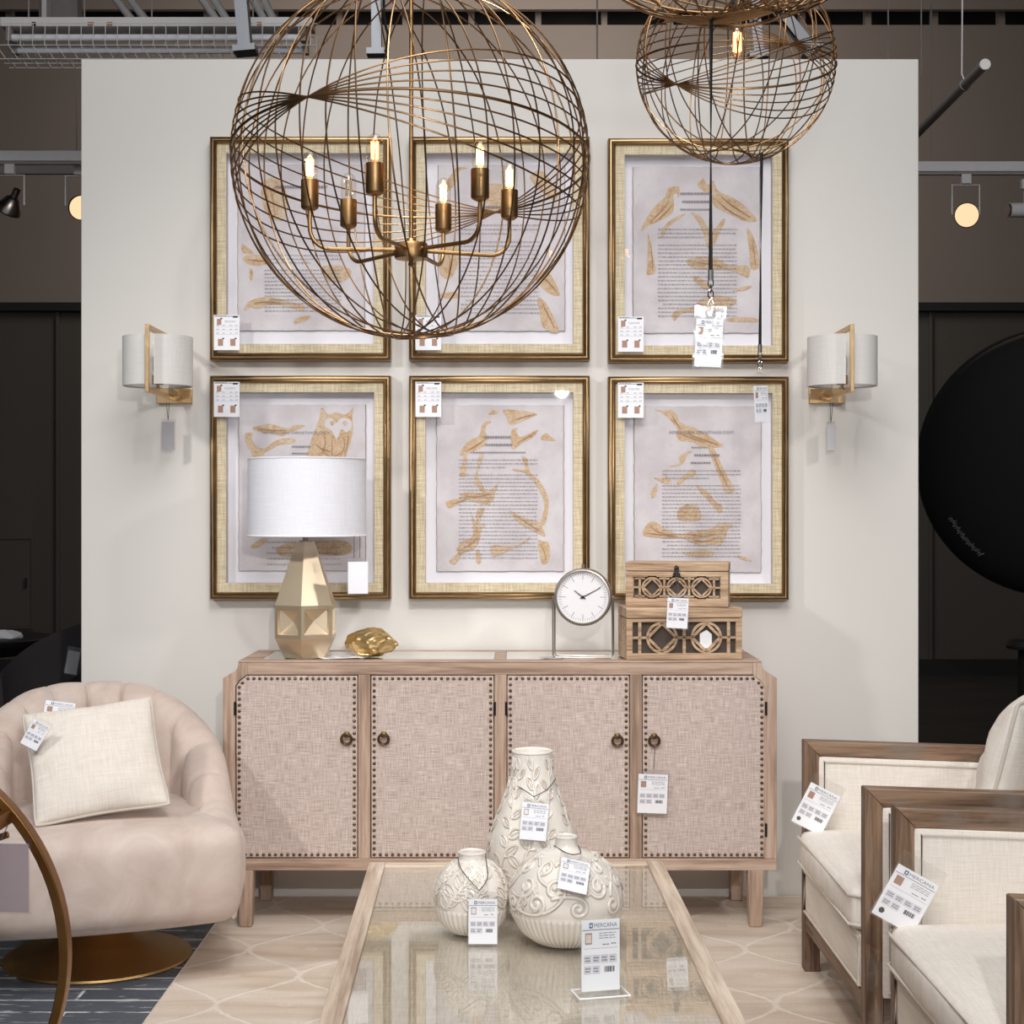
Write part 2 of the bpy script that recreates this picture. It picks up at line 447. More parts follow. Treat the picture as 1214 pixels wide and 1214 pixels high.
# ================================================================== setting
WY = 5.58                                    # face of the display wall
def s_box(name, m, *b, bevel=0):
    return struct(MB().box(*b).build(name, M[m], bevel=bevel))
s_box('floor', 'floor', -8, 8, -5, 13.6, -.12, 0)
s_box('ceiling', 'ceil', -8, 8, -5, 13.6, 6.1, 6.18)
s_box('wall_left', 'taupe', -8.15, -8, -5, 13.6, 0, 6.1)
s_box('wall_right', 'taupe', 8, 8.15, -5, 13.6, 0, 6.1)
s_box('wall_center', 'wall', -1.541, 1.454, WY, WY+.14, .003, 3.0, bevel=.003)
BY = 13.2
s_box('wall_back', 'taupe', -8, 8, BY, BY+.2, 3.14, 5.5)
s_box('wall_back_lower', 'darkwall', -8, 8, BY+.06, BY+.2, 0, 3.14)
s_box('trim_1', 'black', -8, 8, BY-.03, BY+.06, 3.08, 3.15)
s_box('baseboard_back', 'black', -8, 8, BY+.02, BY+.06, 0, .13)
for i, x in enumerate((-3.853, -3.3, 3.55)):
    s_box('trim_%d' % (i+2), 'darkwall', x-.014, x+.014, BY+.03, BY+.06, .13, 3.08)
# open strip above the back wall: dark void, studs, a rough beam
s_box('wall_back_upper', 'black', -8, 8, BY+.5, BY+.6, 5.4, 6.1)
k = 6
for px in (12, 90, 168, 246, 325, 403, 481, 559, 638, 716, 794, 872, 950, 1028, 1107, 1186):
    p = W(px, 20, BY+.1)
    s_box('trim_%d' % k, 'taupe', p.x-.025, p.x+.025, BY+.05, BY+.15, 5.5, 5.95); k += 1
s_box('trim_%d' % k, 'taupe', -8, 8, 13.0, 13.06, W(0, 11, 13.0).z, 6.1)

s_box('floor_back', 'darkfloor', -8, 8, 6.6, 13.2, .0005, .004)
# access panel in the dark wall at the left
t = thing('access_panel', 'dark flush access panel with a small latch in the dark back wall', 'panel', (W(14,648,BY).x, BY+.06, .78))
h = .39
MB().ring([(-.17,-h),(.17,-h),(.17,h),(-.17,h)], [(-.15,-h+.02),(.15,-h+.02),(.15,h-.02),(-.15,h-.02)], -.018, -.001).build('frame', M['darkwall'], t)
MB().box(-.148, .148, -.01, -.001, -h+.022, h-.022).build('door', M['darkwall'], t)
MB().box(.10, .115, -.03, -.011, -.04, .04).build('latch', M['black'], t)

# rug
t = thing('area_rug', 'beige area rug with a pale trellis pattern under the furniture', 'rug', (.23, 4.075, .002))
MB().rbox((0,0,.003), (1.22, 1.497, .003), .0025, 10).build('pile', M['rug'], t)
ed = MB()
ed.tube([(-1.22,-1.497,.0037),(1.22,-1.497,.0037),(1.22,1.497,.0037),(-1.22,1.497,.0037)], .0036, 6, True)
ed.build('binding', M['piping'], t)

# ================================================================== paper tags
def dashes(mb, x0, x1, z, y, hh, rng, lo=.006, hi=.02, gap=.004, mi=0):
    x = x0
    while x < x1-.002:
        w = min(rng.uniform(lo, hi), x1-x)
        mb.quad(x, x+w, z-hh/2, z+hh/2, y, mi); x += w+gap
def card_face(card, w, h, style, seed=1, pic='brown_ink'):
    """what is printed on a card whose top middle is the origin"""
    rng = random.Random(seed); y = -.0011
    L, Rr = -w/2, w/2
    if style == 'blank': return
    if style == 'frame':
        g = MB()
        g.quad(L+.03*w, Rr-.03*w, -.045*h, -.028*h, y)
        dashes(g, L+.06*w, L+.5*w, -.02*h, y, .01*h, rng, .004, .01, .002)
        for z in (-.17, -.2): dashes(g, L+.42*w, L+.85*w, z*h, y, .008*h, rng, .006, .02, .002)
        for z in (-.33, -.44, -.55):
            g.quad(L+.06*w, Rr-.06*w, z*h-.002*h, z*h+.002*h, y)
            for fx in (.1, .33, .62, .83): dashes(g, L+fx*w, L+(fx+.1)*w, (z+.035)*h, y, .014*h, rng, .003, .006, .001)
        g.build('printed_grid', M['ink'], card)
        b = MB(); b.quad(L+.74*w, L+.93*w, -.075*h, -.03*h, y-.0002); b.build('barcode', M['black_ink'], card)
        for (fx, fz, ww, hh) in ((.12, -.11, .17, .17), (.16, -.68, .2, .2), (.64, -.68, .2, .2)):
            q = MB(); q.quad(L+fx*w, L+(fx+ww)*w, (fz-hh)*h, fz*h, y)
            q.quad(L+(fx+ww-.03)*w, L+(fx+ww+.04)*w, (fz-.01)*h, (fz+.03)*h, y, 1)
            q.build('product_picture', [M['brown_ink'], M['black_ink']], card)
        return
    a = MB(); a.quad(L+.2*w, L+.29*w, -.115*h, -.04*h, y)
    a.quad(L+.225*w, L+.265*w, -.095*h, -.06*h, y-.0002, 1); a.build('logo', [M['blue_ink'], M['white']], card)
    a = MB(); letter(a, 'MERCANA', L+.32*w, L+.93*w, -.105*h, -.048*h, y); a.build('header_lettering', M['ink'], card)
    g = MB(); g.quad(L+.02*w, Rr-.02*w, -.145*h, -.135*h, y)
    for z in (-.19, -.225, -.26): dashes(g, L+.46*w, L+.9*w, z*h, y, .009*h, rng, .004, .012, .002)
    dashes(g, L+.55*w, L+.72*w, -.35*h, y, .014*h, rng, .005, .008, .001); dashes(g, L+.78*w, L+.9*w, -.34*h, y, .016*h, rng, .004, .006, .001)
    g.quad(L+.06*w, Rr-.06*w, -.402*h, -.398*h, y)
    for row, n in ((-.55, 4), (-.7, 2)):
        for i in range(n):
            for dz in (.02, -.02): dashes(g, L+(.09+.22*i)*w, L+(.23+.22*i)*w, (row+dz)*h, y-.0003, .018*h, rng, .003, .006, .0008)
    g.build('printed_lines', M['ink'], card)
    c = MB()
    for row, n in ((-.55, 4), (-.7, 2)):
        for i in range(n): c.quad(L+(.06+.22*i)*w, L+(.26+.22*i)*w, (row-.06)*h, (row+.06)*h, y)
    c.build('printed_grid', M['pale_ink'], card)
    b = MB(); x = L+.6*w
    while x < L+.84*w:
        ww = rng.uniform(.01, .03)*w; b.quad(x, x+ww, -.74*h, -.66*h, y); x += ww+rng.uniform(.006, .016)*w
    b.build('barcode', M['black_ink'], card)
    q = MB(); q.quad(L+.09*w, L+.27*w, -.34*h, -.18*h, y); q.quad(L+.11*w, L+.25*w, -.32*h, -.2*h, y-.0002, 1)
    q.build('product_picture', [M['brown_ink'], M[pic]], card)
    if style == 'swatch':
        q = MB(); q.lathe([(.07*w, 0)], 6, capb=False); q.v = [(p[0]+L+.16*w, y, p[1]-.87*h) for p in q.v]
        q.f = [tuple(range(6))]; q.m = [0]; q.build('finish_swatch', M['boxdark'], card)
def tag(text, w, h, loc, rot=(0,0,0), style='full', sleeve=True, string=None, cat='price tag', name='price_tag', group=None,
        seed=1, back='white', pic='brown_ink', head=.018):
    """loc is the top middle of the card"""
    t = thing(name, text, cat, loc, rot, group)
    card = MB().box(-w/2, w/2, -.0006, .0006, -h, 0).build('card', M[back], t)
    card_face(card, w, h, style, seed, pic)
    if sleeve:
        sl = MB(); e = .004
        sl.box(-w/2-e, w/2+e, -.0024, -.0018, -h-e, head); sl.box(-w/2-e, w/2+e, .0018, .0024, -h-e, head)
        sl.build('plastic_sleeve', M['sleeve'], t)
    if string:
        inv = mtx(loc, rot).inverted(); m = MB()
        for ln in string: m.tube([inv @ Vector(p) for p in ln], .0011, 5)
        m.build('string', M['string'], t)
    return t

# ================================================================== six bird pictures
PW, PH = .6415, .794
def picture(cx_px, cy_px, text, shapes, org, sc, textrect, heads, nlines, glued, seed, dark=()):
    FY = WY-.004                             # back of the frame
    c = W(cx_px, cy_px, 5.525); root = thing('picture_frame', text, 'picture', (c.x, FY, c.z), group='six framed bird prints on the display wall')
    rng = random.Random(seed)
    x, z = PW/2, PH/2
    # moulding: stepped profile swept round the rectangle, mitred
    prof = [(0,0),(0,-.040),(.004,-.047),(.009,-.050),(.013,-.049),(.0155,-.054),(.020,-.057),(.0245,-.053),(.0265,-.046),(.0265,-.028)]
    mb = MB(); vs = []; n = len(prof)
    for sx, sz in ((-1,-1),(1,-1),(1,1),(-1,1)):
        for d, y in prof: vs.append((sx*(x-d), y, sz*(z-d)))
    fs = []
    for i in range(4):
        j = (i+1) % 4
        for k in range(n-1): fs.append((i*n+k, j*n+k, j*n+k+1, i*n+k+1))
    mb.add(vs, fs); mb.build('moulding', M['gold_moulding'], root, sharp=50)
    a, b = .0265, .0585                      # liner
    def rect(d): return [(-x+d,-z+d),(x-d,-z+d),(x-d,z-d),(-x+d,z-d)]
    MB().ring(rect(a-.001), rect(b), -.044, -.042).build('liner', M['liner'], root)
    MB().ring(rect(b-.002), rect(b), -.0425, -.003).build('shadow_box_side', M['linerside'], root)
    MB().box(-x+a, x-a, -.004, 0, -z+a, z-a).build('mat_board', M['mat'], root)
    # ground under the print, drawn from the photograph's own proportions
    pw, ph = .225, .296
    def loc(u, v, y=5.566):
        p = W(org[0]+u/sc, org[1]+v/sc, y); return (p.x-c.x, p.z-c.z)
    ox, oz = (loc(*textrect[4:6]) if len(textrect) > 4 else (0, 0))
    pr = MB(); pts = []
    for (x0, z0, x1, z1, nn) in ((-pw,-ph,pw,-ph,26), (pw,-ph,pw,ph,34), (pw,ph,-pw,ph,26), (-pw,ph,-pw,-ph,34)):
        for i in range(nn):
            f = i/nn; j = rng.uniform(-.0012, .0012)
            pts.append((x0+(x1-x0)*f+(j if x0 == x1 else 0)+ox, z0+(z1-z0)*f+(j if z0 == z1 else 0)+oz))
    pr.prism(pts, -.011, -.008); pr = pr.build('print', [M['paper']], root)
    ed = MB(); ed.ring([(p[0]*1.0+(-.0022 if p[0] < ox else .0022), p[1]-.001) for p in pts], [(p[0]*.999, p[1]) for p in pts], -.0085, -.006); ed.build('deckle_edge', M['deckle'], pr)
    y0 = -.0114
    for kk, (mat_key, poly) in enumerate(shapes):
        q = cr([loc(*p) for p in poly], 4, True); m = MB(); yy = y0-.00012*kk
        m.add([(p.x, yy, p.y) for p in q], [tuple(range(len(q)))]); m.build('bird_print' if mat_key == 'tan' else 'feather_print', M[mat_key], pr)
    m = MB()
    for poly in dark:                        # barbs drawn on the feathers
        q = cr([loc(*p) for p in poly], 5); w = .0016
        for i in range(len(q)-1):
            d = (q[i+1]-q[i]); nn = Vector((-d.y, d.x)).normalized()*w*math.sin(PI*(i+.6)/(len(q)+.2))
            m.add([(q[i].x-nn.x, y0-.003, q[i].y-nn.y), (q[i+1].x-nn.x, y0-.003, q[i+1].y-nn.y), (q[i+1].x+nn.x, y0-.003, q[i+1].y+nn.y), (q[i].x+nn.x, y0-.003, q[i].y+nn.y)], [(0,1,2,3)])
    if m.f: m.build('feather_lines', M['tan_dark'], pr)
    m = MB()
    tx0, tz0 = loc(textrect[0], textrect[1]); tx1, tz1 = loc(textrect[2], textrect[3])
    for i in range(nlines):
        zz = tz0+(tz1-tz0)*i/(nlines-1); xa = tx0+(.018 if i in (3, nlines-4) else 0)
        if i == 3: continue
        dashes(m, xa, tx1 if i != 2 else tx0+(tx1-tx0)*.6, zz, y0-.0035, .0026, rng, .003, .013, .0032)
    m.build('text_block', M['page_ink'], pr)
    for (s, u0, u1, v, hh) in heads:
        m = MB(); xa, zz = loc(u0, v); xb, _ = loc(u1, v)
        if s: letter(m, s, xa, xb, zz-hh/2, zz+hh/2, y0-.004)
        else: dashes(m, xa, xb, zz, y0-.004, hh, rng, .004, .009, .002)
        m.build('heading', M['ink'], pr)
    MB().box(-x+b-.003, x-b+.003, -.0455, -.0445, -z+b-.003, z-b+.003).build('glass', M['glass'], root)
    # paper label stuck over the corner of the liner and glass
    s = W(glued[1], glued[2], 5.528)
    tag(glued[0], .091, .124, (s.x, FY-.0595, s.z), style='frame', sleeve=False, cat='label', name='paper_label', seed=seed, group='paper labels on the bird pictures')
    return root

O, S = (240,430), 4.1875
picture(355.5, 578, 'gold framed bird print with a horned owl, behind the lamp', [
 ('tan', [(248,325),(300,308),(345,305),(390,318),(430,325),(455,310),(510,312),(480,330),(430,350),(390,366),(340,350),(290,345)]),
 ('tan', [(210,355),(250,350),(245,375),(270,413),(310,425),(350,395),(400,375),(460,380),(448,402),(380,410),(345,428),(310,448),(290,476),(255,470),(238,440),(222,415)]),
 ('tan', [(592,222),(625,256),(665,246),(710,256),(750,222),(744,265),(748,330),(735,400),(712,470),(690,640),(600,700),(510,640),(515,480),(535,400),(560,330),(582,270)]),
 ('paper', [(612,285),(640,275),(664,300),(690,275),(735,285),(740,320),(715,345),(690,330),(667,380),(640,335),(610,320)]),
 ('tan', [(632,300),(645,288),(656,300),(645,314)]), ('tan', [(696,300),(708,288),(720,300),(708,314)]),
 ('tan', [(245,905),(300,872),(325,876),(285,912),(248,922)]),
 ('tan', [(365,930),(420,895),(520,890),(640,880),(720,890),(745,930),(690,955),(560,950),(450,962),(390,958)])],
 O, S, (320,560,690,1000,495,620), [('AMERICAN ORNITHOLOGY.', 300, 640, 347, .0085), ('', 445, 540, 416, .005), ('', 445, 530, 450, .004)], 17,
 ('paper label on the frame corner above the table lamp', 269.5, 453), 3,
 dark=[[(560,400),(600,430),(640,440)],[(580,420),(640,470),(690,440)],[(270,325),(340,335),(420,335)],[(600,340),(610,400),(590,460)],[(700,360),(705,420),(680,470)],[(640,370),(645,430),(640,470)],[(725,340),(722,400),(705,455)]])
O, S = (470,430), 4.188
picture(592, 578, 'gold framed bird print with a perched bird and curling branch, behind the clock', [
 ('tan', [(312,460),(330,420),(365,385),(410,360),(425,310),(445,292),(470,290),(465,302),(445,318),(442,345),(455,375),(440,410),(400,435),(350,455)]),
 ('tan', [(335,462),(350,465),(347,510),(345,562),(315,560),(325,510)]),
 ('tan', [(455,258),(480,235),(505,240),(500,252),(480,257)]),
 ('tan', [(530,235),(625,238),(700,255),(650,280),(590,305),(555,302),(548,272)]),
 ('tan', [(572,335),(602,322),(598,345),(620,368),(700,333),(682,366),(620,402),(577,432),(568,385)]),
 ('tan', [(715,377),(740,350),(765,365),(790,387),(750,387)]),
 ('tan', [(248,690),(320,668),(316,652),(360,640),(440,645),(480,620),(506,600),(492,640),(482,680),(450,705),(390,692),(350,682),(272,721),(252,715)]),
 ('tan', [(415,450),(432,452),(420,500),(405,560),(445,640),(422,640),(388,590),(395,540)]),
 ('tan', [(620,465),(650,480),(662,540),(712,590),(750,660),(755,720),(738,800),(715,795),(735,720),(722,660),(688,600),(640,548),(580,535),(585,526),(640,530)]),
 ('tan', [(560,735),(600,752),(650,775),(710,790),(725,820),(738,862),(690,840),(630,810),(590,780)]),
 ('tan', [(702,885),(728,888),(755,895),(763,960),(745,996),(720,990)]),
 ('tan', [(263,985),(308,940),(296,930),(330,885),(375,865),(388,820),(420,800),(442,806),(420,830),(415,880),(385,925),(330,945),(292,1000)]),
 ('tan', [(372,755),(395,790),(400,730),(436,725),(420,770),(402,830),(385,835)]),
 ('tan', [(480,905),(580,912),(662,865),(640,892),(560,930),(480,962)]),
 ('tan', [(395,935),(410,930),(420,990),(398,992)])],
 O, S, (310,482,700,968,515,622), [('', 432, 570, 369, .008), ('', 440, 575, 407, .0065), ('', 370, 640, 445, .004)], 27,
 ('paper label on the frame corner of the lower middle picture', 508, 453), 4,
 dark=[[(340,440),(390,415),(440,380)],[(330,660),(400,665),(470,650)],[(270,705),(310,690),(350,676)],[(580,750),(640,790),(720,840)],[(320,930),(370,900),(410,860)],[(570,290),(630,270),(690,256)],[(600,400),(640,375),(690,345)],[(715,900),(735,940),(740,985)]])
O, S = (700,430), 4.1846
picture(828.5, 579, 'gold framed bird print with a long-tailed bird, behind the carved boxes', [
 ('tan', [(315,230),(360,238),(400,235),(430,260),(445,295),(500,315),(560,345),(615,380),(660,415),(600,422),(540,415),(510,395),(450,390),(425,365),(430,330),(400,290),(360,255)]),
 ('tan', [(583,425),(615,430),(660,530),(712,620),(705,645),(685,648),(662,635),(635,560)]),
 ('tan', [(390,512),(440,500),(440,465),(480,440),(505,440),(480,460),(460,500),(420,515)]),
 ('tan', [(312,570),(370,575),(355,535),(385,570),(400,595),(370,602)]), ('tan', [(430,592),(460,560),(505,528),(522,555),(480,575),(440,605)]),
 ('tan', [(520,608),(580,640),(620,688),(658,715),(640,748),(610,715),(570,670)]),
 ('tan', [(433,735),(470,705),(520,705),(545,740),(540,782),(440,782)]),
 ('tan', [(262,830),(290,793),(322,790),(360,815),(430,850),(500,838),(590,825),(640,797),(680,798),(712,808),(685,825),(670,860),(650,905),(600,900),(560,912),(500,890),(460,872),(400,872),(330,868),(265,858)]),
 ('tan', [(300,640),(330,600),(325,650),(305,672)]), ('tan', [(455,945),(560,930),(620,945),(560,965)]), ('tan', [(720,955),(770,965),(800,985),(750,975)])],
 O, S, (355,535,745,960,532,628), [('AMERICAN ORNITHOLOGY.', 388, 715, 345, .0105), ('', 500, 580, 420, .003), ('', 515, 640, 458, .006), ('', 497, 600, 496, .005)], 24,
 ('paper label on the frame corner above the carved boxes', 747.5, 454), 5,
 dark=[[(440,350),(500,372),(560,392)],[(470,345),(540,375),(640,408)],[(600,440),(640,530),(685,625)],[(290,805),(340,840),(430,862)],[(270,845),(340,852),(420,862)],[(480,850),(560,860),(620,850)],[(500,875),(560,885),(630,870)],[(400,250),(420,290),(450,330)]])
O, S = (700,150), 4.1846
picture(828.5, 296, 'gold framed bird print with two facing birds, behind the hanging lanyards', [
 ('tan', [(250,520),(275,460),(320,395),(370,350),(380,310),(405,300),(440,300),(437,355),(425,330),(410,345),(415,380),(405,430),(350,465),(290,492)]),
 ('tan', [(285,520),(300,600),(322,715),(300,735),(278,730),(282,690),(283,600)]),
 ('tan', [(530,290),(555,262),(560,255),(580,290),(610,270),(635,320),(700,350),(760,390),(800,430),(825,470),(760,468),(680,430),(620,400),(600,360),(608,330),(575,330)]),
 ('tan', [(775,510),(800,530),(830,620),(836,700),(795,705),(788,620)]),
 ('tan', [(350,540),(370,490),(430,445),(475,432),(440,460),(390,495),(360,545)]),
 ('tan', [(500,425),(550,450),(580,500),(600,520),(625,500),(655,460),(667,468),(640,530),(612,590),(580,602),(560,530),(530,470)]),
 ('tan', [(478,660),(540,648),(620,650),(690,690),(780,692),(780,750),(700,715),(600,712),(520,705),(485,685)]),
 ('tan', [(415,915),(500,900),(560,850),(640,840),(725,860),(680,900),(560,920),(460,925),(415,965)]),
 ('tan', [(505,745),(560,760),(600,800),(560,805)]), ('tan', [(700,815),(760,795),(800,790),(770,812)]), ('tan', [(680,955),(760,945),(830,955),(820,968),(700,968)])],
 O, S, (335,510,725,940,525,612), [('', 445, 590, 333, .006), ('', 455, 590, 373, .006), ('', 445, 600, 412, .004)], 23,
 ('paper label on the frame corner of the upper right picture', 747.5, 376), 6,
 dark=[[(290,480),(340,430),(390,370)],[(310,480),(360,440),(405,390)],[(640,340),(700,390),(800,455)],[(620,360),(690,420),(770,462)],[(500,675),(580,680),(660,700)],[(295,560),(305,640),(308,715)],[(800,560),(812,630),(818,695)]])
O, S = (240,150), 4.1875
picture(355.5, 294, 'gold framed bird print with small birds, behind the left of the large chandelier', [
 ('tan', [(200,655),(230,638),(300,640),(342,665),(300,690),(230,685)]), ('tan', [(195,585),(225,600),(255,632),(200,626)]),
 ('tan', [(205,915),(230,870),(290,850),(350,850),(420,865),(505,890),(495,915),(400,890),(330,888),(280,905),(240,900)]),
 ('tan', [(455,965),(480,948),(532,938),(530,955),(465,980)]), ('tan', [(300,280),(365,255),(420,330),(410,460),(330,450),(295,360)]),
 ('tan', [(590,700),(680,690),(740,720),(700,770),(620,760)]), ('tan', [(235,710),(250,715),(248,760),(235,758)])],
 O, S, (310,640,690,915,490,600), [('', 360, 620, 300, .008)], 16,
 ('paper label on the frame corner of the upper left picture', 269.5, 374), 7,
 dark=[[(225,660),(270,665),(330,668)],[(250,880),(320,870),(400,878)],[(330,290),(350,360),(360,440)]])
O, S = (480,160), 4.67
picture(592, 294, 'gold framed bird print with large wings, behind the right of the large chandelier', [
 ('tan', [(228,270),(260,215),(290,180),(352,185),(300,202),(285,260),(240,312)]),
 ('tan', [(690,230),(760,200),(850,320),(820,360),(740,300)]),
 ('tan', [(720,790),(790,755),(858,885),(785,870)]), ('tan', [(735,905),(780,930),(852,1085),(770,1070),(745,980)]),
 ('tan', [(190,640),(270,600),(310,640),(260,790),(195,770)]), ('tan', [(400,300),(520,270),(620,330),(560,420),(440,420)]), ('tan', [(200,880),(280,870),(300,900),(220,905)])],
 O, S, (310,500,745,985,535,625), [('', 400, 620, 400, .007)], 22,
 ('paper label on the frame corner just below the large chandelier', 508, 374), 8,
 dark=[[(730,790),(780,800),(840,870)],[(760,930),(790,990),(830,1070)],[(220,640),(250,690),(240,760)]])
# ================================================================== sideboard
CY = 5.15; CT = .883                          # front face, top
def cx(px): return (px-PPX)/F*CY
def cz(py): return CAMZ-(py-PPX)/F*CY
x0, x1 = cx(264.3), cx(921)
xm = (x0+x1)/2
sb = thing('sideboard', 'wooden sideboard with four nailhead-trimmed linen doors against the wall', 'sideboard', (xm, CY, 0))
X = lambda px: cx(px)-xm
hw = (x1-x0)/2; zb = cz(1032)
DY = .405
zt = CT
# outline of the carcass with notched shoulders
def arc_notch(sg):
    pts = [(hw, zb), (hw, cz(804)), (hw-.020, cz(799.5)), (hw-.038, cz(796)), (hw-.047, cz(792.5)), (hw-.05, cz(788)), (hw-.05, zt)]
    return [(sg*a, b) for a, b in pts]
out = arc_notch(-1)+list(reversed(arc_notch(1)))
rail_t = cz(800); rail_b = cz(1018)
body = MB()
body.prism(out, .025, DY)                     # carcass behind the face frame
body.build('carcass', M['cab_x'], sb, bevel=.002)
doors_px = [(279, 424.6), (439, 586.2), (600.5, 747), (761, 907.8)]
ff = MB()
# face frame: rails, stiles and the notched shoulders
ff.box(-hw, hw, 0, .025, zb, rail_b)
for a, b in ((424.6, 439), (586.2, 600.5), (747, 761)): MB().box(X(a), X(b), 0, .025, rail_b, rail_t).build('stile', M['cab_z'], sb, bevel=.0015)
for sg in (-1, 1):
    o = [(hw, rail_b), (hw, cz(804)), (hw-.020, cz(799.5)), (hw-.038, cz(796)), (hw-.047, cz(792.5)), (hw-.05, cz(788)), (hw-.05, zt-.0005), (hw-.0795, zt-.0005),
         (hw-.0795, rail_t), (hw-.055, rail_t-.018), (hw-.041, rail_t-.038), (hw-.041, rail_b)]
    MB().prism([(sg*a, b) for a, b in o], 0, .025).build('shoulder_stile', M['cab_z'], sb, bevel=.0015)
ff.box(-hw+.080, hw-.080, 0, .025, rail_t, zt-.0005)
ff.build('rail', M['cab_x'], sb, bevel=.0015)
# top boards with two mirrored inlays
tp = MB(); tw = hw-.062
tp.box(-tw-.012, tw+.012, 0, .055, zt, zt+.006); tp.box(-tw-.012, tw+.012, DY-.035, DY, zt, zt+.006)
for a, b in ((-tw-.012, -tw+.055), (X(586), X(600)), (tw-.055, tw+.012)): tp.box(a, b, .055, DY-.035, zt, zt+.006)
tp.build('top_frame', M['cab_x'], sb, bevel=.002)
for a, b in ((-tw+.055, X(586)), (X(600), tw-.055)):
    MB().box(a+.001, b-.001, .056, DY-.036, zt, zt+.0045).build('mirror_inlay', M['mirror'], sb)
def door(i):
    a, b = X(doors_px[i][0]), X(doors_px[i][1]); lo, hi = rail_b, rail_t; g = .003
    cut = .038
    if i == 0: o = [(a+g, lo+g), (b-g, lo+g), (b-g, hi-g), (a+cut, hi-g), (a+.016, hi-.020), (a+g, hi-cut)]
    elif i == 3: o = [(a+g, lo+g), (b-g, lo+g), (b-g, hi-cut), (b-.016, hi-.020), (b-cut, hi-g), (a+g, hi-g)]
    else: o = [(a+g, lo+g), (b-g, lo+g), (b-g, hi-g), (a+g, hi-g)]
    d = MB().prism(o, .002, .0245).build('door', M['cab_linen'], sb, bevel=.003)
    # row of nails just inside the edge
    m = MB(); ins = .0098
    cxm = sum(p[0] for p in o)/len(o); czm = sum(p[1] for p in o)/len(o)
    P = []
    for k in range(len(o)):
        p0 = Vector(o[k-1]); p1 = Vector(o[k]); p2 = Vector(o[(k+1) % len(o)])
        e0 = (p1-p0).normalized(); e1 = (p2-p1).normalized()
        n0 = Vector((-e0.y, e0.x)); n1 = Vector((-e1.y, e1.x))
        bis = (n0+n1).normalized(); P.append(p1+bis*(ins/max(.3, bis.dot(n0))))
    for k in range(len(P)):
        p, q = P[k], P[(k+1) % len(P)]; L = (q-p).length; nn = max(1, round(L/.0198))
        for j in range(nn):
            c = p.lerp(q, j/nn)
            m.lathe([(.0056,0),(.0052,.002),(.0034,.0038),(.0012,.0046)], 8, mi=0, M=Matrix.Translation((c.x, .002, c.y)) @ Matrix.Rotation(R(90), 4, 'X'), capb=False)
    m.build('nailhead_trim', M['nail'], d)
    # ring pull
    px, py = ((411, 875), (455, 875), (732, 877), (775.5, 877))[i]
    hx, hz = X(px), cz(py)
    pl = MB(); T = Matrix.Translation((hx, .002, hz+.012)) @ Matrix.Rotation(R(90), 4, 'X')
    pl.lathe([(.011,0),(.011,.003),(.006,.005),(.0055,.013),(.007,.016),(.003,.019)], 16, M=T)
    pts = [(hx+.0168*math.cos(t), -.008-.003*math.sin(t), hz-.003+.0168*math.sin(t)) for t in [2*PI*k/28 for k in range(28)]]
    pl.tube(pts, .0047, 10, True)
    pl.build('ring_pull', M['nail'], d)
    # hinges on the far edge
    hxx = X(doors_px[i][0])-.001 if i in (0, 2) else X(doors_px[i][1])+.001
    for py in (840, 984):
        MB().cyl((hxx, -.001, cz(py)-.022), (hxx, -.001, cz(py)+.022), .004, 10).build('hinge', M['darkmetal'], d)
    return d
for i in range(4): door(i)
def cab_leg(xc, y0):
    m = MB(); w = .026
    # square leg that narrows to the foot
    m.taper(xc-w, xc+w, y0, y0+.05, .0095, zb, .005, -.006, 0.003, -.008)
    o = m.build('leg', M['cab_z'], sb, bevel=.002)
    MB().cyl((xc, y0+.022, .0085), (xc, y0+.022, .016), .012, 12).build('glide', M['black'], o)
for xc in (X(291), X(896.5)):
    cab_leg(xc, .0); cab_leg(xc+(.012 if xc < 0 else -.012), DY-.055)
tag('price tag hanging from the ring pull of the sideboard door farthest right', .097, .128, W(774.5, 918, CY-.014), (0, R(2), 0), seed=11, head=.016,
    string=[[(cx(776), CY-.012, cz(884)), W(775, 912, CY-.013)]])

# ================================================================== coffee table
TH = .46
ct = thing('coffee_table', 'limed wood coffee table with a linen top under glass', 'coffee table', (.025, 3.405, 0), (0, 0, R(1.16)))
hx, hy = .386, .705; rw = .043
for sg in (-1, 1):
    m = MB().prism([(sg*(hx-rw), TH-.055), (sg*hx, TH-.055), (sg*hx, TH), (sg*(hx-rw), TH)], -hy, hy)
    m.build('long_rail', M['tab_y'], ct, bevel=.002)
    m = MB(); m.box(-hx+rw, hx-rw, sg*hy if sg < 0 else hy-rw, sg*hy+rw if sg < 0 else hy, TH-.055, TH)
    m.build('end_rail', M['tab_x'], ct, bevel=.002)
    for s2 in (-1, 1):
        a = sg*(hx-.033); b = s2*(hy-.033)
        MB().taper(a-.028, a+.028, b-.028, b+.028, .0145, TH-.055, .008, -.008, .008, -.008).build('leg', M['tab_y'], ct, bevel=.002)
MB().box(-hx+rw, hx-rw, -hy+rw, hy-rw, TH-.03, TH-.012).build('linen_panel', M['tab_linen'], ct)
MB().box(-hx+rw+.002, hx-rw-.002, -hy+rw+.002, hy-rw-.002, TH-.0080, TH-.002).build('glass_top', M['tabglass'], ct)
GT = TH-.0015

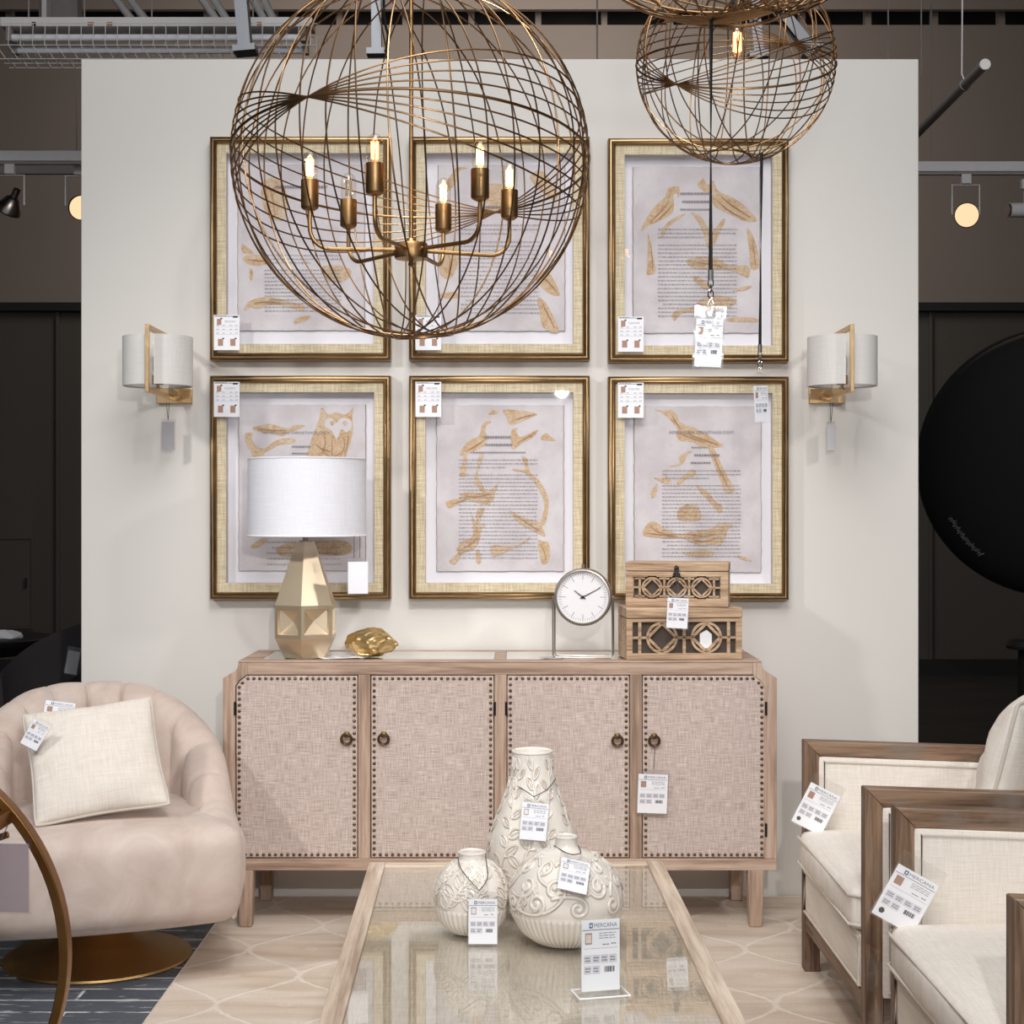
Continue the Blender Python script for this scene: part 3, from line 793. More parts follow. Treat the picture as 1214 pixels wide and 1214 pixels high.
# clear upright sign holder standing on the glass
sp = W(712, 1178, 2.985); ry = R(-10)
sh = thing('sign_holder', 'clear acrylic sign holder with a price card standing on the coffee table', 'sign holder', (sp.x, 2.985, GT), (0, 0, R(14)))
w, h = .076, .136
m = MB(); m.box(-w/2-.003, w/2+.003, -.0045, -.0025, .006, h+.008); m.box(-w/2-.003, w/2+.003, .0025, .0045, .006, h+.008); m.build('acrylic_panel', M['acrylic'], sh)
m = MB(); m.box(-w/2-.012, w/2+.012, -.03, .03, 0, .004); m.build('acrylic_foot', M['acrylic'], sh, bevel=.001)
m = MB()
for a, b in (((-w/2-.012,-.03,.002),(w/2+.012,-.03,.002)),((-w/2-.012,.03,.002),(w/2+.012,.03,.002)),((-w/2-.012,-.03,.002),(-w/2-.012,.03,.002)),((w/2+.012,-.03,.002),(w/2+.012,.03,.002))): m.cyl(a, b, .0016, 6)
m.build('polished_edge', M['white'], sh)
cdm = MB().box(-w/2, w/2, -.0006, .0006, -h, 0).build('card', M['white'], sh, loc=(0, 0, h+.006)); card_face(cdm, w, h, 'full', 21, 'pillow')

# ================================================================== vases
def ceramic():
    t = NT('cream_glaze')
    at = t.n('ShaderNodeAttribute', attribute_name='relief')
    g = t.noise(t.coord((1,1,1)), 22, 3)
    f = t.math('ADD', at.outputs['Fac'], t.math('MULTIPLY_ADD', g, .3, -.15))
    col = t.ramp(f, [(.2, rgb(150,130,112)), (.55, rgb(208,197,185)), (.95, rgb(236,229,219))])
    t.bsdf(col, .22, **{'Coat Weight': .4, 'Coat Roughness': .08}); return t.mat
M['ceramic'] = ceramic()
def vase(text, prof, loc, rib_top, motif, seed, mouth, NU=600, NV=240):
    """prof: radius against height; carved ribs at the foot, scrolls or leaves above"""
    P = cr([(r, z) for r, z in prof], 14); P = [(p.x, p.y) for p in P]
    s = [0.0]
    for i in range(1, len(P)): s.append(s[-1]+math.hypot(P[i][0]-P[i-1][0], P[i][1]-P[i-1][1]))
    s = np.array(s); L = s[-1]; sv = np.linspace(0, L, NV)
    rr = np.interp(sv, s, [p[0] for p in P]); zz = np.interp(sv, s, [p[1] for p in P])
    rmax = rr.max(); UW = 2*PI*rmax
    dz = np.gradient(zz, sv); dr = np.gradient(rr, sv)
    H = np.zeros((NV, NU)); rng = random.Random(seed)
    us = np.arange(NU)/NU*UW
    def splat(u, v, w, hgt):
        j0 = int((v-w)/L*(NV-1)); j1 = int((v+w)/L*(NV-1))+2
        j0 = max(j0, 0); j1 = min(j1, NV)
        if j0 >= j1: return
        sc = max(.35, float(np.interp(v, sv, rr))/rmax)
        i0 = int((u-w/sc)/UW*NU); n = int(2*w/sc/UW*NU)+3
        ii = np.arange(i0, i0+n); uu = ii/NU*UW
        d2 = (((uu-u)*sc)[None, :]**2+(sv[j0:j1]-v)[:, None]**2)/w**2
        val = hgt*np.sqrt(np.clip(1-d2, 0, 1))
        sub = H[j0:j1][:, ii % NU]
        H[j0:j1, ii % NU] = np.maximum(sub, val)
    def stroke(pts, w0, w1, h):
        for i in range(len(pts)-1):
            a, b = pts[i], pts[i+1]; dist = math.hypot(b[0]-a[0], b[1]-a[1]); n = max(1, int(dist/.0011))
            for k in range(n):
                f = (i+k/n)/(len(pts)-1)
                splat(a[0]+(b[0]-a[0])*k/n, a[1]+(b[1]-a[1])*k/n, w0+(w1-w0)*f, h)
    def spiral(u, v, r, a0, turns, dirn, w, tail):
        pts = []
        for k in range(60):
            f = k/59; rad = r*(1-f*.86); an = a0+dirn*2*PI*turns*f
            pts.append((u+rad*math.cos(an), v+rad*math.sin(an)))
        t0 = pts[0]; d = (pts[0][0]-pts[1][0], pts[0][1]-pts[1][1]); l = math.hypot(*d)+1e-9; d = (d[0]/l, d[1]/l)
        pre = []
        for k in range(14, 0, -1):
            f = k/14; pre.append((t0[0]+d[0]*tail*f-dirn*d[1]*tail*.35*f*f*-1, t0[1]+d[1]*tail*f+dirn*d[0]*tail*.35*f*f*-1))
        stroke(pre+pts, w*.75, w*1.05, 1.0)
    def leaf(u, v, an, ln, wd):
        c, sn = math.cos(an), math.sin(an)
        def T(a, b): return (u+a*c-b*sn, v+a*sn+b*c)
        for sg in (-1, 1):
            stroke([T(ln*k/10, sg*wd*math.sin(PI*k/10)**.8) for k in range(11)], .0022, .0016, .9)
        stroke([T(ln*k/8, 0) for k in range(8)], .0014, .001, .7)
    v0 = rib_top*L
    # ribs
    nr = int(UW/.0135); rv = sv < v0
    ph = np.abs(np.sin(PI*np.arange(NU)/NU*nr))**.8
    env = np.clip((v0-sv)/(.03*L), 0, 1)*np.clip(sv/(.05*L), 0, 1)
    H = np.maximum(H, (ph**.7)[None, :]*env[:, None]*.9)
    top = mouth*L
    if motif == 'scroll':
        n = 9; span = top-v0
        for i in range(n):
            for row in range(3):
                u = (i+.5*(row % 2)+rng.uniform(-.12, .12))*UW/n; v = v0+span*(.16+.28*row)+rng.uniform(-.005, .005)
                sc = max(.45, float(np.interp(v, sv, rr))/rmax)
                spiral(u, v, UW/n*.30*(.7+.4*rng.random()), rng.uniform(0, 6.28), 1.45, rng.choice((-1, 1)), .0046*(.8+.3*sc), .055*sc)
            for j in range(5):
                u = (i+rng.random())*UW/n; leaf(u, v0+span*rng.uniform(.05, .9), rng.uniform(0, 6.28), rng.uniform(.018, .032), .006)
    else:
        n = 10 if motif == 'vine' else 9; span = top-v0
        for i in range(n):
            u0 = i*UW/n; ph0 = rng.uniform(0, 6.28); pts = []
            for k in range(41):
                f = k/40; pts.append((u0+.016*math.sin(f*span/.05+ph0)+f*.05, v0+span*f))
            stroke(pts, .0022, .0018, .8)
            step = 3
            for k in range(1, 40, step):
                sg = 1 if (k//step) % 2 else -1
                leaf(pts[k][0], pts[k][1], PI/2-sg*rng.uniform(.5, 1.1), rng.uniform(.030, .046), rng.uniform(.007, .0105))
    amp = .0036 if motif == 'scroll' else .0030
    vs = []
    ca = np.cos(us/UW*2*PI); sa = np.sin(us/UW*2*PI)
    for j in range(NV):
        fade = 1 if sv[j] < top else max(0, 1-(sv[j]-top)/(.02*L))
        d = amp*H[j]*fade
        R0 = rr[j]+d*dz[j]; Z0 = zz[j]-d*dr[j]
        vs.append(np.stack([R0*ca, R0*sa, Z0*np.ones(NU) if np.isscalar(Z0) else Z0], 1))
    V = np.concatenate(vs)
    t = thing('vase', text, 'vase', loc)
    fs = []
    for j in range(NV-1):
        for i in range(NU):
            k = (i+1) % NU; fs.append((j*NU+i, j*NU+k, (j+1)*NU+k, (j+1)*NU+i))
    m = MB(); m.v = [tuple(p) for p in V.tolist()]; m.f = fs; m.m = [0]*len(fs)
    m.f.append(tuple(range(NU-1, -1, -1))); m.m.append(0)
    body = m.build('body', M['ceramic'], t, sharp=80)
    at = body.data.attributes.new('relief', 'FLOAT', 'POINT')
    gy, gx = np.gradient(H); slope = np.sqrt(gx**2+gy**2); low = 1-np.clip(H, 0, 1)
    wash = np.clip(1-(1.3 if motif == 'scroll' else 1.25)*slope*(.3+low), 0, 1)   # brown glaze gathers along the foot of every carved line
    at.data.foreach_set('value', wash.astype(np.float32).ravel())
    r1, z1 = P[-1]
    lip = MB(); lip.lathe([(r1-.001, z1-.002), (r1+.0015, z1+.001), (r1+.001, z1+.004), (r1-.002, z1+.005), (r1-.006, z1+.002), (r1-.008, z1-.02), (r1-.004, z1-.05)], 60, capb=False, capt=False)
    lip.lathe([(r1-.004, z1-.0501), (.001, z1-.0502)], 60, capb=False, capt=False)
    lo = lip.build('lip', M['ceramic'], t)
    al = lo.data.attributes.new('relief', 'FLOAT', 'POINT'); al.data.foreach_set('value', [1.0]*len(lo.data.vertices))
    return t
VY = (3.60, 3.43, 3.355)
vt = (W(631, 900, VY[0]).x, VY[0], GT); vs_ = (W(559.5, 900, VY[1]).x, VY[1], GT); vr = (W(671, 900, VY[2]).x, VY[2], GT)
vase('tall bottle vase with carved vines standing behind the two rounder vases', [(.050,0),(.067,.012),(.094,.07),(.103,.128),(.097,.178),(.080,.226),(.063,.270),(.052,.31),(.0475,.343),(.0465,.368)], vt, .22, 'vine', 5, .97)
vase('small squat cream vase with carved leaves, beside the taller vases on the table', [(.036,0),(.048,.006),(.070,.028),(.0805,.062),(.080,.092),(.066,.128),(.043,.152),(.031,.160),(.0295,.172)], vs_, .38, 'leaf', 9, .86)
vase('round globe vase with carved scrolls and a narrow neck on the coffee table', [(.050,0),(.066,.005),(.098,.030),(.1195,.072),(.1215,.108),(.104,.150),(.066,.184),(.034,.197),(.0245,.206),(.0235,.222)], vr, .36, 'scroll', 4, .84)
def ring3(c, r, z, n=24, lo=0, hi=2*PI): return [(c[0]+r*math.cos(lo+(hi-lo)*k/n), c[1]+r*math.sin(lo+(hi-lo)*k/n), z) for k in range(n+1)]
# tags tied round the necks
q = W(635, 952, VY[0]-.095)
tag('price tag tied to the neck of the tall vase', .060, .082, q, (R(-10), R(5), 0), seed=31, pic='mat', head=.012,
    string=[cr([(vt[0]-.052, vt[1]-.012, W(0,925,VY[0]).z), (q.x-.02, VY[0]-.075, W(0,938,VY[0]-.07).z), (q.x-.004, q.y, q.z+.014)], 6), cr([(vt[0]+.054, vt[1]-.012, W(0,922,VY[0]).z), (q.x+.026, VY[0]-.07, W(0,936,VY[0]-.07).z), (q.x-.004, q.y, q.z+.014)], 6)])
q = W(572.5, 1066, VY[1]-.105)
tag('price tag tied to the neck of the small squat vase', .061, .094, q, (R(-4), R(0), 0), seed=32, pic='mat', head=.016,
    string=[cr([(vs_[0]-.030, vs_[1]-.016, W(0,1014,VY[1]).z), (vs_[0]-.02, VY[1]-.07, W(0,1032,VY[1]-.07).z), (q.x-.008, q.y, q.z+.018)], 6), cr([(vs_[0]+.030, vs_[1]-.01, W(0,1014,VY[1]).z), (vs_[0]+.035, VY[1]-.065, W(0,1040,VY[1]-.06).z), (q.x-.008, q.y, q.z+.018)], 6)])
q = W(683, 1020, VY[2]-.094)
tag('price tag lying on the shoulder of the round globe vase', .062, .072, q, (R(-40), R(14), R(3)), seed=33, pic='mat', head=.012,
    string=[cr([(vr[0]-.026, vr[1]-.006, GT+.206), (q.x-.02, VY[2]-.045, GT+.199), (q.x-.006, q.y-.001, q.z+.012)], 5), cr([(vr[0]+.026, vr[1]-.006, GT+.206), (q.x+.012, VY[2]-.045, GT+.199), (q.x-.006, q.y-.001, q.z+.012)], 5)])

# ================================================================== table lamp
ST = CT+.0065
LY = 5.285
lc = W(362.3, 780, LY)
la = thing('table_lamp', 'faceted champagne table lamp with white drum shade standing on the sideboard', 'lamp', (lc.x, LY, CT+.0065))
def hexr(r, z, a0=R(210)): return [(r*math.cos(a0+k*PI/3), r*math.sin(a0+k*PI/3), z) for k in range(6)]
zl = [0, .068, .178, .390]; rl = [.078, .111, .111, .033]
m = MB()
for i in range(3):
    lo, hi = hexr(rl[i], zl[i]), hexr(rl[i+1], zl[i+1])
    for k in range(6):
        j = (k+1) % 6
        if i != 1: m.add([lo[k], lo[j], hi[j], hi[k]], [(0,1,2,3)])
        else:
            A, B, C, D = [Vector(p) for p in (lo[k], lo[j], hi[j], hi[k])]
            cc = (A+B+C+D)/4; nrm = (B-A).cross(D-A).normalized()
            def ins(f, dep): return [p.lerp(cc, f)-nrm*dep for p in (A,B,C,D)]
            r1, r2 = ins(.22, 0), ins(.25, .010)
            r1 = [Vector((p.x,p.y,p.z)) for p in r1]
            vs = [A,B,C,D]+r1+r2+[cc-nrm*.0295]
            fs = []
            for q in range(4):
                w = (q+1) % 4
                fs += [(q,w,4+w,4+q),(4+q,4+w,8+w,8+q),(8+q,8+w,12)]
            m.add(vs, fs)
m.add(hexr(rl[0], 0), [tuple(range(5,-1,-1))]); m.add(hexr(rl[3], zl[3]), [tuple(range(6))])
m.build('base', M['champagne'], la, sharp=20)
m = MB(); m.lathe([(.022,zl[3]),(.022,zl[3]+.004),(.010,zl[3]+.006),(.010,zl[3]+.03)], 24); m.lathe([(.004,zl[3]+.03),(.004,.60)], 12)
m.build('stem', M['steel'], la)
sz0, sz1 = 1.3003-ST, 1.5587-ST
sx = W(364, 600, LY).x-lc.x
m = MB(); m.lathe([(.2, sz0), (.1985, sz1), (.1955, sz1), (.197, sz0), (.2, sz0)], 96, (sx,0,0), capb=False, capt=False)
shd = m.build('shade', [M['shade']], la)
for r_, z_ in ((.2, sz0), (.1985, sz1)):
    MB().tube([(sx+r_*math.cos(t), r_*math.sin(t), z_) for t in [2*PI*k/60 for k in range(60)]], .0028, 6, True).build('shade_rim', M['shade'], shd)
m = MB()
for a in (0, 2*PI/3, 4*PI/3): m.cyl((sx, 0, .6), (sx+.198*math.cos(a), .198*math.sin(a), sz1-.01), .002, 6)
m.build('spider', M['steel'], la)
m = MB(); m.lathe([(.012,.46),(.016,.475),(.03,.52),(.033,.545),(.024,.572),(.008,.582)], 20, (0,0,0)); m.build('bulb', M['shade'], la)
q = W(424.5, 666, 5.13)
tag('clear plastic price tag hanging below the white lamp shade', .066, .105, q, (0, R(0), R(12)), style='blank', seed=41, head=.012,
    string=[[(q.x-.013, 5.13, q.z+.085), (q.x-.013, 5.13, q.z+.012)], [(q.x+.006, 5.13, q.z+.085), (q.x+.006, 5.13, q.z+.012)]])
q = W(415, 780, 5.205)
c = thing('information_card', 'printed card lying flat beside the gold rock on the sideboard', 'card', (W(402,779,5.27).x, 5.265, ST+.001), (0,0,R(25)))
MB().box(-.07, .07, -.05, .05, 0, .0012).build('card', M['white'], c)
m = MB(); rng = random.Random(3)
for k in range(4):
    for xx in (-.055, 0): m.add([(xx, -.03+.015*k, .0016), (xx+rng.uniform(.03,.05), -.03+.015*k, .0016), (xx+.03, -.027+.015*k, .0016), (xx, -.027+.015*k, .0016)], [(0,1,2,3)])
m.build('printed_lines', M['ink'], c)

# ================================================================== crumpled gold rock
gp = W(439.5, 781, 5.29)
gr_ = thing('decorative_rock', 'crumpled gold rock ornament on the sideboard beside the lamp', 'ornament', (gp.x, 5.30, ST))
rng = random.Random(12)
import mathutils.noise as mn
def blob(sx, sy, sz, cz_, seed, n=40, planes=34, lo=.72):
    """crumpled lump: flat facets cut from a ball"""
    rng = random.Random(seed); P = []
    for k in range(planes):
        z = 1-2*(k+.5)/planes; a = k*2.39996+rng.uniform(-.5, .5); r = math.sqrt(1-z*z)
        P.append((Vector((r*math.cos(a), r*math.sin(a), z)), rng.uniform(lo, 1.0)))
    vs = []; fs = []
    for j in range(n+1):
        th = PI*j/n
        for i in range(2*n):
            ph = PI*i/n; d = Vector((math.sin(th)*math.cos(ph), math.sin(th)*math.sin(ph), -math.cos(th)))
            f = min(h/max(q.dot(d), .05) for q, h in P)
            f *= 1+.05*mn.noise(d*5+Vector((seed, 0, 0)))
            vs.append((d.x*sx*f, d.y*sy*f, max(d.z*sz*f+cz_, .0005)))
    for j in range(n):
        for i in range(2*n):
            k = (i+1) % (2*n); fs.append((j*2*n+i, j*2*n+k, (j+1)*2*n+k, (j+1)*2*n+i))
    return vs, fs
v, f = blob(.094, .076, .050, .050, 21, planes=36, lo=.78); MB().add(v, f).build('rock', M['goldleaf'], gr_, sharp=22)
v, f = blob(.058, .05, .018, .013, 9); MB().add(v, f).build('foot', M['goldleaf'], gr_, sharp=22)

# ================================================================== clock
ky = 5.25
kp = W(691.5, 707.5, ky)
ck = thing('table_clock', 'round silver table clock with white dial on a wire stand', 'clock', (kp.x, ky, ST), (0, 0, R(-7)))
kz = kp.z-ST; kr = .0965
RX = lambda y: Matrix.Translation((0, y, kz)) @ Matrix.Rotation(R(90), 4, 'X')
MB().lathe([(kr-.012,-.028),(kr,-.026),(kr,.024),(kr-.003,.030),(kr-.008,.031),(kr-.010,.026),(kr-.010,.018),(kr-.011,-.026)], 64, M=RX(0), capb=False, capt=False).build('case', M['steel'], ck)
dl = MB().lathe([(kr-.0095,.016),(kr-.0095,.0185)], 64, M=RX(0)).build('dial', M['dial'], ck)
m = MB()
for k in range(60):
    a = R(6*k); big = k % 5 == 0; r0, r1, w = (.058 if big else .072), .081, (.0007 if big else .0004)
    dx, dz = math.sin(a), math.cos(a)
    m.add([(r0*dx-w*dz, -.0188, kz+r0*dz+w*dx), (r0*dx+w*dz, -.0188, kz+r0*dz-w*dx), (r1*dx+w*dz, -.0188, kz+r1*dz-w*dx), (r1*dx-w*dz, -.0188, kz+r1*dz+w*dx)], [(0,1,2,3)])
m.build('hour_marks', M['black_ink'], dl)
for nm, a, ln, w in (('hour_hand', R(-52), .036, .0021), ('minute_hand', R(62), .068, .0017)):
    dx, dz = math.sin(a), math.cos(a); m = MB()
    m.add([(-.01*dx-w*dz, -.021, kz-.01*dz+w*dx), (-.01*dx+w*dz, -.021, kz-.01*dz-w*dx), (ln*dx+w*.5*dz, -.021, kz+ln*dz-w*.5*dx), (ln*dx-w*.5*dz, -.021, kz+ln*dz+w*.5*dx)], [(0,1,2,3)])
    m.build(nm, M['black_ink'], ck, solid=.0008)
MB().lathe([(.005,.018),(.005,.023)], 12, M=RX(0)).build('hand_cap', M['darkmetal'], ck)
MB().lathe([(kr-.010,.0262),(.001,.0268)], 48, M=RX(0), capb=False, capt=False).build('glass', M['glass'], ck)
MB().cyl((0, 0, kz+kr), (0, 0, kz+kr+.012), .006, 10).build('top_stud', M['steel'], ck)
for yy in (-.034, .034):
    pts = [(-kr-.003, yy, kz), (-kr-.003, yy, .012), (-kr+.006, yy, .004), (kr-.006, yy, .004), (kr+.003, yy, .012), (kr+.003, yy, kz)]
    MB().tube(pts, .0028, 8).build('wire_leg', M['steel'], ck)
for sg in (-1, 1): MB().cyl((sg*(kr+.003), -.034, kz), (sg*(kr+.003), .034, kz), .003, 8).build('pivot', M['steel'], ck)
c = thing('information_card', 'folded price card lying flat in front of the clock stand', 'card', (W(655,782,5.2).x, 5.245, ST+.001), (0,0,R(-28)))
MB().box(-.04, .04, -.026, .026, 0, .0012).build('card', M['card_back'], c)

# ================================================================== carved boxes
def carved_box(text, w, d, h, loc, rz, n, kind):
    b = thing('carved_box', text, 'box', loc, (0, 0, R(rz)))
    lid = h*.2; x = w/2; t = .012; fb = .0205 if kind == 'lower' else .024
    zb, zt = (.021, h*.725) if kind == 'lower' else (.025, h*.69)
    m = MB(); m.box(-x, x, 0, t, 0, zb); m.box(-x, x, 0, t, zt, h-lid-.002)
    m.box(-x, -x+fb, 0, t, zb, zt); m.box(x-fb, x, 0, t, zb, zt)
    m.box(-x, -x+t, t, d, 0, h-lid-.002); m.box(x-t, x, t, d, 0, h-lid-.002); m.box(-x+t, x-t, d-t, d, 0, h-lid-.002); m.box(-x+t, x-t, t, d-t, 0, .008)
    m.build('body', M['box_x'], b, bevel=.0012)
    MB().box(-x-.001, x+.001, -.001, d+.001, h-lid, h).build('lid', M['box_x'], b, bevel=.003)
    MB().box(-x+fb-.004, x-fb+.004, t+.001, t+.003, zb-.003, zt+.003).build('backing_screen', M['boxmesh'], b)
    # fretwork
    L = MB(); x0, x1 = -x+fb, x-fb; cz_ = (zb+zt)/2; hh = (zt-zb)/2
    def bar(p, q, wd):
        dx, dz = q[0]-p[0], q[1]-p[1]; l = math.hypot(dx, dz); nx, nz = -dz/l*wd/2, dx/l*wd/2
        L.prism([(p[0]-nx, p[1]-nz), (q[0]-nx, q[1]-nz), (q[0]+nx, q[1]+nz), (p[0]+nx, p[1]+nz)], .002, t-.001)
    def circ(cx_, r, wd, a0=0, a1=2*PI, nn=36):
        o = [(cx_+(r+wd/2)*math.cos(a0+(a1-a0)*k/nn), cz_+(r+wd/2)*math.sin(a0+(a1-a0)*k/nn)) for k in range(nn+1)]
        i_ = [(cx_+(r-wd/2)*math.cos(a0+(a1-a0)*k/nn), cz_+(r-wd/2)*math.sin(a0+(a1-a0)*k/nn)) for k in range(nn+1)]
        for k in range(nn): L.prism([i_[k], o[k], o[k+1], i_[k+1]], .002, t-.001)
    wd = .0082 if kind == 'lower' else .006
    if kind == 'lower':
        cs = [x0+(x1-x0)*.285, x0+(x1-x0)*.715]; r = hh-wd*.4
        for q0, q1 in ((x0, cs[0]-r), (cs[0]+r, cs[1]-r), (cs[1]+r, x1)): bar((q0, cz_), (q1, cz_), wd)
        for c in (x0+(x1-x0)*.07, (x0+x1)/2, x0+(x1-x0)*.93): bar((c, zb), (c, zt), wd*1.25)
        for c in cs:
            circ(c, r, wd)
            q = r*.98
            for k in range(4):
                a, e = k*PI/2, (k+1)*PI/2
                bar((c+q*math.cos(a), cz_+q*math.sin(a)), (c+q*math.cos(e), cz_+q*math.sin(e)), wd*1.1)
    else:
        cs = [x0+(x1-x0)*.22, x0+(x1-x0)*.5, x0+(x1-x0)*.78]; r = hh-wd*1.2
        for q0, q1 in ((x0, cs[0]-r), (cs[0]+r, cs[1]-r), (cs[1]+r, cs[2]-r), (cs[2]+r, x1)): bar((q0, cz_), (q1, cz_), wd)
        for c in cs:
            circ(c, r, wd)
            q = r*.95
            for k in range(4):
                a, e = k*PI/2, (k+1)*PI/2
                bar((c+q*math.cos(a), cz_+q*math.sin(a)), (c+q*math.cos(e), cz_+q*math.sin(e)), wd)
        for c in (x0+(x1-x0)*.08, x0+(x1-x0)*.36, x0+(x1-x0)*.64, x0+(x1-x0)*.92):
            bar((c, zb), (c, zt), wd*1.2)
            for z in (zb+.009, zt-.009): bar((c-.017, z), (c+.017, z), wd)
            for z in (zb+.001, zt-.001): bar((c-.026, z), (c+.026, z), wd*.8)
        bar((x0, zb), (x0, zt), wd); bar((x1, zb), (x1, zt), wd)
    L.build('fretwork', M['box_x'], b)
    lt = MB()
    if kind != 'lower':
        lt.box(-.012, .012, -.004, 0, h-lid-.016, h-lid-.006); lt.box(-.008, .008, -.006, 0, h-lid-.008, h-lid+.012)
        lt.tube([(-.006, -.006, h-lid+.014), (0, -.009, h-lid+.018), (.006, -.006, h-lid+.012), (.004,-.008,h-lid)], .0022, 6)
        lt.build('latch', M['darkmetal'], b)
    return b
bY = 5.165
p = W(810, 785, bY); carved_box('larger carved wooden box with two diamond circles, under the smaller box', .387, .2, .172, (p.x+.005, bY+.01, ST+.001), 4, 2, 'lower')
p2 = W(804, 720, bY+.035); carved_box('smaller carved wooden box with three circles, stacked on the larger box', .342, .165, .148, (p2.x-.004, bY+.045, ST+.1745), -10, 3, 'upper')
q = W(804, 709, 5.13)
tag('price tag hanging from the latch of the smaller carved box', .069, .099, q, (R(-3), R(3), 0), seed=51, head=.016,
    string=[[W(801, 676, 5.190), W(803, 704, 5.132)], [W(804, 676, 5.190), W(804.5, 704, 5.132)]])
bm = mtx((p.x+.005, bY+.01, ST+.001), (0, 0, R(4)))
q = bm @ Vector((.073, .0122, .071))
t = thing('white_slip', 'small white paper slip tucked behind the fretwork of the larger box', 'slip', q, (0, 0, R(4)))
MB().prism([(-.019,-.035), (.021,-.035), (.021,.012), (.004,.026), (-.019,.014)], -.0005, .0003).build('slip', M['white'], t)
# ================================================================== wire globes
def ray(px, py): return Vector(((px-PPX)/F, 1, -(py-PPX)/F)).normalized()
CAM = Vector((0, 0, CAMZ))
def on_sphere(c, r, px, py, far=False):
    d = ray(px, py); oc = CAM-c; b = d.dot(oc); q = b*b-oc.length_squared+r*r
    q = math.sqrt(max(q, 0)); return CAM+d*(-b+q if far else -b-q)-c
def hoop(root, pts, r, name='cage_hoop', n=6):
    return MB().tube(pts, r, n, True).build(name, M['bronze'], root)
def globe(root, c, r, node, up, low, nE, nV, wire, tilt, dpole=.16, seg=96):
    """bands of hoops: a fan through two opposite knots, and upright hoops that just miss the poles"""
    n = on_sphere(c, r, *node).normalized()
    m0 = n.cross(on_sphere(c, r, *up)).normalized(); m1 = n.cross(on_sphere(c, r, *low)).normalized()
    for k in range(nE):
        f = k/(nE-1); m = m0.slerp(m1, f); e = m.cross(n)
        rr = r*1.002
        hoop(root, [(n*math.cos(t)+e*math.sin(t))*rr for t in [2*PI*i/seg for i in range(seg)]], wire*1.7 if k == nE//2 else wire)
    d = r*dpole; hr = math.sqrt(r*r-d*d); rot = Euler(tilt).to_matrix()
    for k in range(nV):
        a = 2*PI*k/nV+.12
        nn = rot @ Vector((math.cos(a), math.sin(a), 0)); u = rot @ Vector((-math.sin(a), math.cos(a), 0)); w = rot @ Vector((0,0,1))
        hoop(root, [nn*d+u*(hr*math.cos(t))+w*(hr*math.sin(t)) for t in [2*PI*i/seg for i in range(seg)]], wire)
    for sg in (-1, 1):
        z = sg*math.sqrt(r*r-(d*1.02)**2)
        hoop(root, [rot @ Vector((d*1.02*math.cos(t), d*1.02*math.sin(t), z)) for t in [2*PI*i/40 for i in range(40)]], wire*1.8, 'pole_ring')
def edison(root, p, lit, down=False, s=1.0):
    """tubular bulb standing on (or hanging from) p"""
    sg = -1 if down else 1
    prof = [(.0125,0),(.0135,.004),(.0175,.012),(.0180,.03),(.0180,.048),(.0150,.058),(.0085,.0645),(.003,.067)]
    T = Matrix.Translation(p) @ (Matrix.Rotation(PI, 4, 'X') if down else Matrix.Identity(4))
    b = MB().lathe([(r*s, z*s) for r, z in prof], 20, M=T, capb=False).build('bulb', M['bulbglass'], root)
    fm = MB()
    for k in range(6):
        a = 2*PI*k/6; q = .0062*s
        fm.tube([T @ Vector((q*math.cos(a), q*math.sin(a), .014*s)), T @ Vector((q*1.1*math.cos(a+.3), q*1.1*math.sin(a+.3), .05*s))], .0015*s, 5)
    fm.build('filament', M['fil'] if lit == 1 else M['fil_red'] if lit == 2 else M['fil_off'], b)
    return b
def chandelier(text, c, r, node, up, low, lits, hub_dz, rot=0.0):
    t = thing('globe_chandelier', text, 'chandelier', c, group=None)
    globe(t, c, r, node, up, low, 9, 19, .0019, (R(4), R(-4), 0))
    MB().cyl((0,0,hub_dz), (0,0,r+.9), .0045, 12).build('rod', M['bronze2'], t)
    hb = MB(); hb.lathe([(.004,-.034),(.007,-.03),(.005,-.022),(.012,-.018),(.036,-.017),(.0375,-.012),(.0375,.012),(.036,.017),(.012,.019),(.009,.028)], 32, (0,0,hub_dz))
    hb.build('hub', M['bronze2'], t)
    rr = .2257
    for k in range(6):
        a = R(14+60*k)+rot; dx, dy = math.cos(a), math.sin(a); z0 = hub_dz+.002; zs = hub_dz+.085
        pts = [(dx*.034, dy*.034, z0)]
        for i in range(9):
            q = PI/2*i/8; pts.append((dx*(rr-.045+.045*math.sin(q)), dy*(rr-.045+.045*math.sin(q)), z0-.004+.045*(1-math.cos(q))))
        pts.append((dx*rr, dy*rr, zs))
        MB().tube(pts, .0048, 10).build('arm', M['bronze2'], t)
        s = MB(); s.lathe([(.007,-.006),(.012,-.004),(.018,0),(.0195,.003),(.0195,.062),(.0178,.063),(.0175,.05)], 24, (dx*rr, dy*rr, zs), capt=False)
        s.build('socket', M['bronze2'], t)
        edison(t, Vector((dx*rr, dy*rr, zs+.058)), lits[k])
    return t
gc = W(487.5, 190, 3.48)
